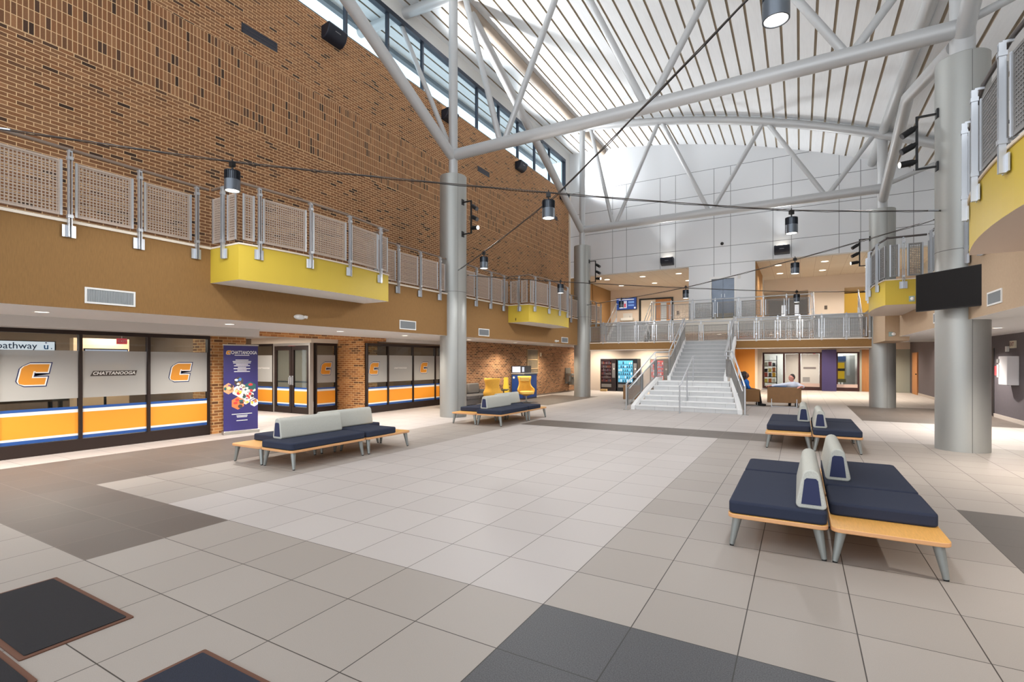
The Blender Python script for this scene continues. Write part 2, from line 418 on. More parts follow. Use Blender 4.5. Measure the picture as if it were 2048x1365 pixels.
# lower left: bulkhead, brick, rooms behind the glass
struct('wall_left_bulkhead', MB().box(-11.85, YF, 2.235, -11.12, 7.38, 2.44).box(-12.2, 12.38, 2.30, -11.75, 16.6, 2.44), M('bulkhead_grey', (206, 200, 194), 0.8))
m = MB().box(-11.9, 15.36, 0, XW, 27.7, 2.45); struct('wall_left_lower', m, BRK_LOW)
struct('baseboard_left', MB().box(XW, 15.4, 0, XW + 0.015, 27.6, 0.07), M('base_grey', (110, 96, 84), 0.7))
m = MB().quad((-16.2, YF, 0), (-16.2, 7.4, 0), (-16.2, 7.4, 2.7), (-16.2, YF, 2.7)).quad((-16.2, 7.4, 0), (-12.4, 7.4, 0), (-12.4, 7.4, 2.7), (-16.2, 7.4, 2.7))
m.quad((-17.4, 7.6, 0), (-17.4, 17, 0), (-17.4, 17, 2.7), (-17.4, 7.6, 2.7)).quad((-17.4, 16.8, 0), (-11.3, 16.8, 0), (-11.3, 16.8, 2.7), (-17.4, 16.8, 2.7))
m.quad((-17.4, 7.42, 0), (-12.4, 7.42, 0), (-12.4, 7.42, 2.7), (-17.4, 7.42, 2.7))
struct('wall_left_rooms', m, DARKROOM)
struct('ceiling_left_rooms', MB().box(-17.4, YF, 2.66, -11.9, 7.4, 2.7).box(-17.4, 7.4, 2.43, -12.0, 10.45, 2.47).box(-17.4, 10.45, 2.66, -12.0, 17, 2.7), WHITE)

# ------------------------------------------------------------------ back wall of the hall (upper level)
m = MB()
k = 20; pl = [(XW, 6.28), (XRW, 6.28)] + [(XRW - (XRW - XW) * i / k, roofz(XRW - (XRW - XW) * i / k) + 0.02) for i in range(k + 1)]
m.prism(pl, YB, YB + 0.3, 0, 'y')
m.box(-4.7, YB, ZB, -3.72, YB + 0.3, 6.28).box(-2.60, YB, ZB, -1.77, YB + 0.3, 6.28).box(-3.72, YB, 5.66, -2.60, YB + 0.3, 6.28)
m.box(-4.7, YB + 0.3, ZB, -1.77, 31.8, 6.26)
jx = [-8.55, -7.8, -6.08, -5.33, -3.55, -2.82, -1.05, -0.32, 1.46, 2.22, 3.98, 4.7]
for xx in jx: m.box(xx - 0.011, YB - 0.003, 6.29 if not -4.7 < xx < -1.77 else 5.7, xx + 0.011, YB, 10.85 if xx < 2 else min(10.85, roofz(xx) - 0.03), 1)
for zz in (7.1, 8.48, 9.66, 10.85):
    xe = XRW
    while roofz(xe) < zz + 0.03: xe -= 0.05
    m.box(XW, YB - 0.003, zz - 0.011, xe, YB, zz + 0.011, 1)
m.box(-4.7, YB - 0.003, 6.27, -1.77, YB, 6.29, 1)
struct('wall_back', m, [PANEL, JOINT])
# upper level recesses behind the wall
m = MB()
for nm, b in (('wall_back_upper_left', (-10.75, 31.8, ZB, -4.7, 32.0, 6.26)), ('wall_back_upper_right', (0.4, 31.8, ZB, 2.05, 32.0, 5.55)), ('wall_back_upper_header', (-1.77, 31.8, 5.55, 5.05, 32.0, 6.26)),
              ('wall_back_upper_end', (-1.77, 34.2, ZB, 5.05, 34.4, 5.55)), ('ceiling_upper_recess', (-1.77, 32.0, 5.55, 5.05, 34.2, 5.6)), ('wall_back_upper_side', (-1.9, 31.8, ZB, -1.77, 34.2, 6.26))):
    struct(nm, MB().box(*b), BEIGE)
struct('trim_12', MB().box(-1.77, YB + 0.02, ZB, -1.74, 30.2, 6.26), TAN)
struct('wall_back_side', MB().box(-11.1, YB + 0.3, ZB, -10.75, 31.8, 6.26).box(-10.75, 28.4, ZB, -10.7, 28.48, 6.26), TAN)
struct('ceiling_upper', MB().box(XW - .2, YB + 0.3, 6.26, XRW + .2, 34.2, 6.3), BRICK('ceiling_tile', (0, 1), 0.61, 1.22, 0.008, [(0, (234, 220, 202)), (1, (238, 225, 208))], (212, 194, 174), 0.0, (50, 50), 0.9, 0.0))
m = MB().box(XW - 0.2, 25.0, 3.08, XRW, 34.4, ZB, 0); struct('floor_upper', m, M('slab_cream', (226, 222, 214), 0.7))
struct('ceiling_lower', MB().box(XW, 25.0, 2.98, XRW, YEND, 3.07), BEIGE)

# ground level behind the stairs
struct('wall_back_lower', MB().box(XW, 27.7, 0, -2.95, 27.9, 3.0), BEIGE)
struct('wall_back_orange', MB().box(-2.95, 29.4, 0, -2.05, 29.9, 2.98).box(-3.05, 27.9, 0, -2.95, 29.9, 2.98), ORANGE_P)
struct('trim_7', MB().box(-2.05, 29.4, 0, -1.93, 29.9, 2.98), CREAM)
struct('wall_back_bulkhead', MB().box(-1.95, 33.4, 2.18, 2.85, 33.7, 2.98).box(2.85, 33.4, 2.3, 5.05, 33.7, 2.98), CREAM)
struct('wall_back_shop', MB().box(-2.2, YEND - 0.2, 0, 5.2, YEND, 3.0), M('shop_white', (226, 222, 218), 0.8))
struct('wall_back_corridor', MB().box(-2.2, 29.9, 0, -1.95, YEND, 2.98), CREAM)

# ------------------------------------------------------------------ right side
m = MB()
m.quad((XR, YF, ZS), (XR, YF, ZB), (XR, 25.0, ZB), (XR, 25.0, ZS), 0)
m.quad((XR, YF, ZB), (XRW, YF, ZB), (XRW, 25.0, ZB), (XR, 25.0, ZB), 2)
m.quad((XR, YF, ZS), (XR, 25.0, ZS), (XRW, 25.0, ZS), (XRW, YF, ZS), 1)
struct('wall_right_balcony', m, [TAN2, SOFFIT, M('balcony_floor', (150, 142, 134))])
struct('trim_8', MB().box(XR - 0.025, 8.64, ZB - 0.02, XR, 15.24, ZB + 0.02).box(XR - 0.025, YF, ZB - 0.02, XR, 5.05, ZB + 0.02), CREAM)
struct('wall_right_pier', MB().box(2.3, 19.3, 2.30, 2.9, 25.0, ZB), TAN2)
m = MB().box(XRW, YF, 0, XRW + 0.3, 20.2, ZS + .1).box(XRW, 20.2, 2.05, XRW + 0.3, 21.3, ZS + .1).box(XRW, 21.3, 0, XRW + 0.3, 31.3, ZS + .6).box(XRW, 32.6, 0, XRW + 0.3, YEND, ZS + .6).box(XRW, 31.3, 2.1, XRW + 0.3, 32.6, 3)
struct('wall_right', m, PLUM)
struct('wall_right_upper', MB().box(XRW, YF, ZS + .1, XRW + 0.3, YB, roofz(XRW) - 0.01).box(XRW, YB, 3.07, XRW + 0.3, 34.4, 6.26), WHITE)
struct('baseboard_right', MB().box(XRW - 0.02, YF, 0, XRW, 20.2, 0.11).box(XRW - 0.02, 21.3, 0, XRW, 31.3, 0.11), M('base_light', (176, 166, 158), 0.6))
# ------------------------------------------------------------------ columns and roof steel
def column(x, y, label, zt, r, rp):
    t = thing('column', label, 'column', (x, y, 0), 0, 'steel clad columns of the hall')
    m = MB(); m.lathe([(r, 0), (r, zt - 0.012), (r - 0.012, zt), (0, zt)], (0, 0, 0), 48)
    obj('cladding', m, STEEL, t, smooth=30)
    a0 = math.atan2(-y, -x) + 0.35
    m = MB().lathe([(r + 0.002, 0), (r + 0.004, 0.006), (r + 0.002, 0.012)], (0, 0, 3.72), 48)
    m.box(r - 0.004, -0.004, 0.0, r + 0.003, 0.004, zt - 0.02)
    m.xf(Matrix.Rotation(a0, 4, 'Z'))
    obj('cladding_seam', m, M('seam_dark', (120, 120, 118), 0.5, 0.5), t)
    obj('upper_post', MB().tube((0, 0, zt - 0.2), (0, 0, roofz(x) - 0.25), rp, 24), PIPE, t, smooth=40)
    return t
YT1, YT2, ZCH = 12.3, 22.3, 7.88
XA, XC = -9.08, 2.62
column(XA, YT1, 'nearest left silver column in front of the brick wall, a bright spotlight on it', 7.22, .40, .135)
column(-8.93, YT2, 'far left silver column beside the vending machines', 7.10, .385, .135)
column(2.65, 12.4, 'large silver column on the right carrying the black television', 7.32, .40, .19)
column(2.6, 22.5, 'far right silver column below the far yellow bay', 7.15, .395, .16)

def truss(y, label, ends):
    t = thing('roof_truss', label, 'truss', (-3.2, y, ZCH), 0, 'curved steel roof trusses')
    xa, xc = ends
    wpart('bottom_chord', MB().tube((xa, y, ZCH), (xc, y, ZCH), .165, 24), PIPE, t, smooth=40)
    top = lambda x: roofz(x) - .22
    pts = [(-13.0 + i * (18.0 / 40), y, top(-13.0 + i * (18.0 / 40))) for i in range(41)]
    wpart('top_chord', MB().path(pts, .16, 20), PIPE, t, smooth=40)
    bn = [-7.35, -3.22, 0.88]; tn = [xa + .35, -5.3, -1.2, xc - .2]
    for i, b in enumerate(bn):
        for s, q in ((-1, tn[i]), (1, tn[i + 1])):
            wpart('web_member', MB().tube((b + s * .09, y, ZCH + .1), (q - s * .05, y, top(q)), .085, 16), PIPE, t, smooth=40)
    wpart('web_member', MB().tube((xa - .05, y, ZCH + .1), (XW - .3, y, top(XW - .3)), .075, 16), PIPE, t, smooth=40)
    wpart('web_member', MB().tube((xc + .05, y, ZCH + .1), (XRW - .15, y, top(XRW - .15)), .075, 16), PIPE, t, smooth=40)
    return t
truss(YT1, 'near steel roof truss whose thick lower tube crosses the top of the hall', (XA, 2.65))
truss(YT2, 'far steel roof truss with its whole curved upper tube in view', (-8.93, 2.6))
def brace(label, p, q, r=.15, mid=None):
    t = thing('roof_brace', label, 'brace', ((p[0] + q[0]) / 2, (p[1] + q[1]) / 2, min(p[2], q[2])), 0, 'diagonal tubes between the trusses')
    wpart('tube', MB().path([p] + ([mid] if mid else []) + [q], r, 20), PIPE, t, smooth=50); return t
brace('thick diagonal tube rising from the near left column towards the viewer', (XA, YT1 - .05, ZCH - .05), (XA, 2.5, 13.1))
brace('thick diagonal tube from the far left column up past the clerestory windows', (-8.93, YT2 - .05, ZCH - .05), (XA, YT1 + .5, 12.95))
brace('bent tube between the two right columns under the roof', (2.6, YT2, 7.5), (2.62, 12.7, 7.75), .15, (2.6, 17.6, 9.0))
brace('thick tube from the near right column up to the roof at the frame top', (2.65, 12.3, 7.75), (2.62, 8.6, 10.0), .15)
for lb, xx, zz, mt, r in (('long brown roof beam above the left columns', XA, roofz(XA) - .12, M('beam_brown_grey', (158, 144, 130), 0.6), .17), ('long pale roof beam above the right columns', 2.6, roofz(2.6) - .12, PIPE, .15)):
    t = thing('roof_beam', lb, 'beam', (xx, 12, zz), 0)
    wpart('beam', MB().tube((xx, YF, zz), (xx, YB, zz), r, 18), mt, t, smooth=40)

# ------------------------------------------------------------------ railings
def wires(mb, P, U, V, nu, nv, r):
    P, U, V = Vector(P), Vector(U), Vector(V); n = U.cross(V).normalized()
    u1, v1 = U.normalized(), V.normalized()
    for i in range(1, nu): mb.para(P + U * (i / nu) - u1 * r - n * r, u1 * 2 * r, V, n * 2 * r)
    for j in range(1, nv): mb.para(P + V * (j / nv) - v1 * r - n * r * 1.2, U, v1 * 2 * r, n * 2.4 * r)
def frame(mb, P, U, V, w, d):
    P, U, V = Vector(P), Vector(U), Vector(V); n = U.cross(V).normalized(); u1, v1 = U.normalized(), V.normalized()
    o = -n * d / 2
    mb.para(P + o, U, v1 * w, n * d).para(P + V - v1 * w + o, U, v1 * w, n * d)
    mb.para(P + o + v1 * w, u1 * w, V - v1 * 2 * w, n * d).para(P + U - u1 * w + o + v1 * w, u1 * w, V - v1 * 2 * w, n * d)
def post_mb(h=1.22, base=True):
    m = MB()
    for s in (-1, 1): m.box(s * .017 - .006, .008, 0, s * .017 + .006, .062, h)
    if base: m.box(-.078, 0, 0.0, .078, .013, .17)
    for z in (.27, h - .13): m.box(-.032, .002, z, .032, .068, z + .045)
    m.box(-.022, .012, h - .02, .022, .055, h)
    m.box(-.009, -.05, h - .005, .009, .03, h + .02)
    return m
POST_ME = {}
def post(root, x, y, z, ang, h=1.22, base=True):
    k = (round(h, 2), base)
    if k not in POST_ME:
        o = obj('post', post_mb(h, base), CHROME, root); POST_ME[k] = o.data
    else:
        o = bpy.data.objects.new('post', POST_ME[k]); C.objects.link(o); o.parent = root
    o.location = Vector((x, y, z)) - root.location; o.rotation_euler = (0, 0, ang)
def panel(root, a, b, z0, z1, sg, gap=.085, mat=None, pitch=.041, r=.0062, slope=0.0):
    a, b = Vector((a[0], a[1], 0)), Vector((b[0], b[1], 0)); L = (b - a).length
    if L < gap * 2 + .12: return
    u = (b - a).normalized(); n = Vector((u.y, -u.x, 0)) * sg
    P = a + u * gap - n * .02 + Vector((0, 0, z0 + slope * gap / L)); U = u * (L - 2 * gap) + Vector((0, 0, slope * (L - 2 * gap) / L)); V = Vector((0, 0, z1 - z0))
    m = MB(); wires(m, P, U, V, max(3, round((L - 2 * gap) / pitch)), max(3, round((z1 - z0) / pitch)), r)
    o = wpart('wire_mesh', m, mat or MESHM, root)
    f = MB(); frame(f, P, U, V, .03, .026)
    fo = obj('panel_frame', f, mat or MESHM, o, origin=root.location)
    for q in (P, P + U): obj('panel_edge', MB().para(q - u * .014 - n * -.014, u * .028, n * .012, V), CHROME, o, origin=root.location)
def railing(root, nodes, zb, sg, off=.03, h=1.22, z0=.30, z1=1.08, zr=1.26, mat=None, base=True, rail=True, rmat=None, pitch=.041):
    """nodes: (x, y, has_post); posts stand on the outer face of the slab, wire panels span between nodes"""
    pts = []
    for i in range(len(nodes)):
        x, y, p = nodes[i]
        a = nodes[max(0, i - 1)]; b = nodes[min(len(nodes) - 1, i + 1)]
        d = Vector((b[0] - a[0], b[1] - a[1], 0)).normalized(); n = Vector((d.y, -d.x, 0)) * sg
        pts.append(Vector((x, y, zb + zr)) - n * .04)
        if p: post(root, x, y, zb, math.atan2(-n.x, n.y), h, base)
    for a, b in zip(nodes[:-1], nodes[1:]): panel(root, a, b, zb + z0, zb + z1, sg, mat=mat, pitch=pitch)
    if rail: wpart('handrail', MB().path(pts, .024, 10), rmat or RAILB, root, smooth=50)

t = thing('balcony_railing', 'long wire mesh railing of the left balcony in front of the brick wall', 'railing', (XF, 7, 3.42))
xl = XF + .026
bx1 = XF + .03
def bay_nodes(ya, yb, xf, sg, d0, d1, d2):
    f = lambda y: xf + sg * (d0 * (1 - (y - ya) / (yb - ya)) + d2 * (y - ya) / (yb - ya) + (d1 - (d0 + d2) / 2) * 4 * (y - ya) / (yb - ya) * (1 - (y - ya) / (yb - ya)))
    return f
f1 = bay_nodes(5.06, 8.66, XF, 1, .83, .97, .78); f2 = bay_nodes(15.5, 19.1, XF, 1, .83, .97, .78)
railing(t, [(xl, 1.34, 1), (xl, 2.2, 1), (xl, 3.07, 1), (xl, 3.94, 1), (xl, 4.80, 1), (xl, 5.035, 0)], 3.42, 1)
railing(t, [(xl, 5.035, 0), (-8.55, 5.035, 1), (-8.16, 5.035, 0)], 3.42, 1)
railing(t, [(-8.16, 5.035, 0)] + [(f1(y) + .015, y, 1) for y in (5.38, 6.36, 7.32, 8.30)] + [(f1(8.66) + .015, 8.68, 0)], 3.42, 1)
railing(t, [(f1(8.66) + .015, 8.68, 0), (-8.62, 8.68, 1), (xl, 8.68, 0)], 3.42, 1)
railing(t, [(xl, 8.68, 0), (xl, 8.95, 1), (xl, 9.79, 1), (xl, 10.66, 1), (xl, 11.52, 1), (xl, 11.86, 0)], 3.42, 1)
railing(t, [(xl, 12.72, 0), (xl, 13.40, 1), (xl, 14.27, 1), (xl, 15.12, 1), (xl, 15.475, 0)], 3.42, 1)
railing(t, [(xl, 15.475, 0), (-8.55, 15.475, 1), (-8.16, 15.475, 0)], 3.42, 1)
railing(t, [(-8.16, 15.475, 0)] + [(f2(y) + .015, y, 1) for y in (15.82, 16.8, 17.76, 18.74)] + [(f2(19.1) + .015, 19.12, 0)], 3.42, 1)
railing(t, [(f2(19.1) + .015, 19.12, 0), (-8.62, 19.12, 0), (xl, 19.12, 0)], 3.42, 1)
railing(t, [(xl, 19.12, 0), (xl, 19.36, 1), (xl, 20.22, 1), (xl, 21.08, 1), (xl, 21.94, 0)], 3.42, 1)
railing(t, [(xl, 22.72, 0), (xl, 23.5, 1), (xl, 24.3, 1), (xl, 24.98, 1)], 3.42, 1)
t = thing('balcony_railing', 'curved wire mesh railing of the right balcony around its yellow bays', 'railing', (XR, 7, 3.42))
xl = XR - .026
g1 = bay_nodes(5.06, 8.62, XR, -1, .83, .96, .74); g2 = bay_nodes(15.25, 18.9, XR, -1, .83, .96, .74)
GR = dict(mat=MESHG, rmat=M('dark_handrail', (92, 86, 84), .4, .5))
railing(t, [(g1(5.2) - .015, 5.2, 0)] + [(g1(y) - .015, y, 1) for y in (5.4, 6.36, 7.32, 8.28)] + [(g1(8.6) - .015, 8.64, 0)], 3.42, -1, **GR)
railing(t, [(g1(8.6) - .015, 8.64, 0), (xl, 8.64, 0)], 3.42, -1, **GR)
railing(t, [(xl, 8.64, 0), (xl, 9.4, 1), (xl, 10.25, 1), (xl, 11.1, 1), (xl, 11.88, 1)], 3.42, -1, **GR)
railing(t, [(xl, 12.9, 0), (xl, 13.75, 1), (xl, 14.65, 1), (xl, 15.22, 0)], 3.42, -1, **GR)
railing(t, [(xl, 15.225, 0), (2.17, 15.225, 1), (1.83, 15.225, 0)], 3.42, -1, **GR)
railing(t, [(1.83, 15.225, 0)] + [(g2(y) - .015, y, 1) for y in (15.75, 16.75, 17.75, 18.6)] + [(g2(18.9) - .015, 18.92, 0)], 3.42, -1, **GR)
railing(t, [(g2(18.9) - .015, 18.92, 0), (2.28, 18.92, 0)], 3.42, -1, **GR)
railing(t, [(2.27, 19.3, 1), (2.27, 20.6, 1), (2.27, 22.0, 1)], 3.42, -1, **GR)

# ------------------------------------------------------------------ stairs and landing
struct('floor_landing', MB().box(-8.9, 22.3, 2.18, 2.3, 23.6, ZL, 0), TAN)
struct('trim_9', MB().box(-8.9, 22.285, 2.165, -4.3, 22.3, 2.195).box(-2.3, 22.285, 2.165, 2.3, 22.3, 2.195).box(-8.9, 22.285, 2.49, -4.3, 22.3, ZL + .01).box(-2.3, 22.285, 2.49, 2.3, 22.3, ZL + .01).box(-8.9, 22.3, ZL, 2.3, 23.6, ZL + .005), CREAM)
st = thing('staircase', 'wide pale terrazzo staircase in the middle of the back', 'stairs', (-3.3, 19.5, 0))
RS = .1575
def flight(m, rows, ya, za, tread):
    for k, (a, b) in enumerate(rows):
        y = ya + tread * k; z = za + RS * k; ye = ya + tread * (k + 1) + (.02 if k < len(rows) - 1 else 0)
        m.box(a, y, max(0, z - .16) if za > 0 else 0, b, ye, z + RS - .03, 0)
        m.box(a - .004, y - .022, z + RS - .03, b + .004, ye, z + RS, 1)
        for q in range(1, 5): xx = a + (b - a) * (q + (.5 if k % 2 else 0)) / 5; m.box(xx - .004, y - .0015, z + .004, xx + .004, y, z + RS - .032, 2)
TREAD = M('stair_tread', (238, 238, 238), 0.4); STONEJ = M('stair_joint', (172, 172, 172), .7)
m = MB(); flight(m, [(-4.91 + .078 * k, -1.70 - .08 * k) for k in range(6)], 17.2, 0, .30)
m.box(-4.52, 19.0, 0, -2.10, 19.55, .945, 1)
wpart('lower_flight', m, [MARBLE, TREAD, STONEJ], st)
m = MB(); flight(m, [(-4.22, -2.36)] * 9, 19.5, .945, .30)
m.box(-4.22, 22.2, 2.36, -2.36, 22.30, 2.49, 0).box(-4.22, 22.18, 2.49, -2.36, 22.3, ZL, 1)
wpart('upper_flight', m, [M('stair_terrazzo_grey', (166, 167, 168), .5, noise=(5, .06)), M('tread_grey', (190, 190, 190), .5), STONEJ], st)  # upper steps are a darker grey than the lower flight
for s, xa, xb in ((-1, -4.93, -4.54), (1, -1.68, -2.08)):
    m = MB()
    m.para((xa, 17.12, 0.0), (s * .13, 0, 0), (xb - xa, 1.6, .94), (0, 0, .14))
    m.box(min(xb, xb + s * .13), 18.7, 0, max(xb, xb + s * .13), 19.5, 1.07)
    x2 = -4.22 if s < 0 else -2.36
    m.para((x2, 19.4, .80), (s * .12, 0, 0), (0, 2.9, 1.575), (0, 0, .32))
    m.add([(x2, 19.5, 0), (x2 + s * .1, 19.5, 0), (x2 + s * .1, 19.5, .85), (x2, 19.5, .85)], [(0, 1, 2, 3)])
    wpart('side_curb', m, TREAD, st)
    wpart('side_wall', MB().prism([(19.5, 0), (22.2, 0), (22.2, 2.3), (19.5, .8)], x2 + s * .02, x2 + s * .08, 0, 'x'), CREAM, st)
def stair_rail(label, s, base, turn1, turn2, top):
    t = thing('stair_railing', label, 'railing', base)
    b, a1, a2, e = map(Vector, (base, turn1, turn2, top)); up = Vector((0, 0, 1))
    wpart('handrail', MB().path([b + up * .88, a1 + up * 1.02, a2 + up * 1.02, e + up * .96], .026, 10), CHROME, t, smooth=50)
    wpart('lower_handrail', MB().path([b + Vector((-s * .07, .1, .72)), a1 + Vector((-s * .07, 0, .86)), a2 + Vector((-s * .07, 0, .86)), e + Vector((-s * .07, 0, .8))], .02, 10), CHROME, t, smooth=50)
    for p in (b, a1, a2, e, b.lerp(a1, .5), a2.lerp(e, .33), a2.lerp(e, .66)):
        wpart('post', MB().box(p.x - .012, p.y - .03, p.z, p.x + .012, p.y + .03, p.z + (.88 if p is b else .98)), CHROME, t)
    wpart('newel', MB().tube((b.x, b.y, 0), (b.x, b.y, .88), .028, 12).box(b.x - .09, b.y - .07, 0, b.x + .09, b.y + .07, .02), M('newel_grey', (170, 168, 164), .4, .6), t)
    for p, q in ((b, b.lerp(a1, .5)), (b.lerp(a1, .5), a1), (a1, a2), (a2, a2.lerp(e, .33)), (a2.lerp(e, .33), a2.lerp(e, .66)), (a2.lerp(e, .66), e)):
        panel(t, (p.x, p.y), (q.x, q.y), p.z + .12, p.z + .74, s, .05, MESHG, .05, .004, slope=q.z - p.z)
stair_rail('left railing of the main stairs with wire mesh infill', -1, (-5.17, 16.95, 0), (-4.62, 18.7, .97), (-4.30, 19.5, 1.0), (-4.26, 22.25, ZL))
stair_rail('right railing of the main stairs with wire mesh infill', 1, (-1.46, 17.0, 0), (-2.0, 18.7, .97), (-2.28, 19.5, 1.0), (-2.32, 22.25, ZL))
t = thing('stair_handrail', 'single steel handrail in the middle of the lower steps', 'handrail', (-3.32, 16.6, 0))
wpart('rail', MB().path([(-3.33, 16.55, .86), (-3.33, 16.75, .90), (-3.3, 18.75, 1.83), (-3.3, 18.95, 1.83)], .022, 10), CHROME, t, smooth=50)
for y, za, zb in ((16.55, 0, .86), (17.75, .315, 1.37), (18.9, .945, 1.83)): wpart('post', MB().tube((-3.32, y, za), (-3.32, y, zb), .02, 10), CHROME, t, smooth=50)

def landing_rail(label, nodes, z, sg=1):
    t = thing('landing_railing', label, 'railing', (nodes[0][0], nodes[0][1], z))
    railing(t, nodes, z - .06, sg, h=1.0, z0=.12, z1=.82, zr=.96, mat=MESHG, base=False, rmat=CHROME, pitch=.055)
yl = 22.33
landing_rail('landing railing left of the top of the main stairs', [(x, yl, 1) for x in (-8.62, -7.9, -7.15, -6.35, -5.55, -4.85, -4.36)], ZL)
landing_rail('landing railing right of the top of the main stairs', [(x, yl, 1) for x in (-2.26, -1.5, -.75, 0.0, .72, 1.5, 2.2)], ZL)
landing_rail('rear landing railing below the upper floor edge', [(x, 23.56, 1) for x in (-6.2, -5.0, -3.8, -2.6, -1.4, -.4, .42)], ZL)
landing_rail('upper floor railing in front of the steel double doors', [(x, 24.97, 1) for x in (-6.25, -5.4, -4.4, -3.4, -2.4, -1.4, -.5, .45)], ZB)
def side_stair(label, xa, xb):
    t = thing('side_steps', label, 'stairs', (xa, 23.6, ZL))
    m = MB()
    for k in range(7):
        m.box(xa, 23.6 + .2 * k, ZL, xb, 25.0, ZL + .1614 * (k + 1) - .02, 0); m.box(xa, 23.58 + .2 * k, ZL + .1614 * (k + 1) - .02, xb, 25.0, ZL + .1614 * (k + 1) - (.006 if k == 6 else 0), 1)
    wpart('steps', m, [MARBLE, TREAD], t)
    for x in (xa - .04, xb + .04):
        wpart('side_curb', MB().para((x - .03, 23.5, ZL), (.06, 0, 0), (0, 1.5, 1.15), (0, 0, .22)), TREAD, t)
        wpart('handrail', MB().path([(x, 23.3, ZL + .85), (x, 23.5, ZL + .92), (x, 25.0, ZB + .95), (x, 25.2, ZB + .95)], .022, 8).path([(x, 23.5, ZL + .6), (x, 25.0, ZB + .63)], .016, 8), CHROME, t, smooth=50)
        for y, z in ((23.5, ZL), (25.0, ZB)): wpart('post', MB().tube((x, y, z), (x, y, z + .93), .02, 8), CHROME, t, smooth=50)
side_stair('short flight of steps up from the left end of the landing', -8.1, -6.4)
side_stair('short flight of steps up from the right end of the landing', .55, 2.05)
# ------------------------------------------------------------------ storefronts
FROST = FILM('frosted_film', (178, 176, 172), 0.94)
ST_BLUE = M('stripe_blue', (34, 78, 146), 0.5); ST_WHITE = M('stripe_white', (236, 236, 232), 0.5); ST_OR = M('stripe_orange', (236, 152, 44), 0.5)
LOGO_NAVY = M('logo_navy', (36, 46, 92), 0.5); LOGO_W = M('logo_white', (240, 238, 232), 0.5); LOGO_OR = M('logo_gold', (216, 142, 40), 0.5)
PLATE = M('wordmark_plate', (70, 60, 54), 0.5)
def cpoly(o, w, h):
    c = .26
    p = [(c, -o), (1 + o, -o), (1 + o, .33 + o), (.46 + o, .33 + o), (.46 + o, .66 - o), (.54, .66 - o), (.54, .62 - o), (1 + o, .62 - o), (1 + o, 1 + o), (c, 1 + o), (.08 - o, 1 - .10), (-o, .78), (-o, .18), (.06 - o * .6, .05)]
    return [((x - .5) * w + .2 * (y - .5) * h, (y - .5) * h) for x, y in p]
def emblem(root, o, r, n, w=.36, h=.36):
    """block letter C, flat vinyl in three layers; o centre, r right, n outward"""
    o, r, n = Vector(o), Vector(r), Vector(n); u = Vector((0, 0, 1))
    mb = MB()
    for i, off in enumerate((.10, .055, 0.0)):
        pts = cpoly(off, w, h)
        vs = [o + r * x + u * y + n * (.0012 * (i + 1)) for x, y in pts]
        mb.add(vs, [tuple(range(len(vs)))], i)
    if r.cross(u).dot(n) < 0: mb.f = [f[::-1] for f in mb.f]
    return obj('emblem', mb, [LOGO_NAVY, LOGO_W, LOGO_OR], root)
def wordmark(root, o, r, n, w=.74, h=.1, plate=True, txt='CHATTANOOGA'):
    o, r, n = Vector(o), Vector(r), Vector(n); u = Vector((0, 0, 1)); mb = MB()
    if plate:
        pts = [(-w / 2 - .02, -h / 2), (w / 2 - .01, -h / 2), (w / 2 + .02, h / 2), (-w / 2 + .03, h / 2)]
        mb.add([o + r * x + u * y + n * .0012 for x, y in pts], [(0, 1, 2, 3)], 0)
    text(mb, txt, h * .86, o + n * .0026, r, u, 1, font_shear=.25, bold=.002, spacing=1.0)
    xs = [(Vector(p) - o).dot(r) for p, k in zip(mb.v[4 if plate else 0:], mb.v)]
    sc = w * .94 / (max(xs) - min(xs))
    s0 = 4 if plate else 0
    for i in range(s0, len(mb.v)):
        d = Vector(mb.v[i]) - o; mb.v[i] = tuple(Vector(mb.v[i]) + r * d.dot(r) * (sc - 1))
    return obj('wordmark', mb, [PLATE, LOGO_W], root)
def stripes(m, a, b, z, t, mi0):
    """five stripe bands between points a and b (on the glass), t = normal offset vector"""
    for (z0, z1), k in zip(((.775, .825), (.715, .775), (.325, .715), (.285, .325), (.225, .285)), (0, 1, 2, 1, 0)):
        m.quad((a[0] + t[0], a[1] + t[1], z0), (b[0] + t[0], b[1] + t[1], z0), (b[0] + t[0], b[1] + t[1], z1), (a[0] + t[0], a[1] + t[1], z1), mi0 + k)
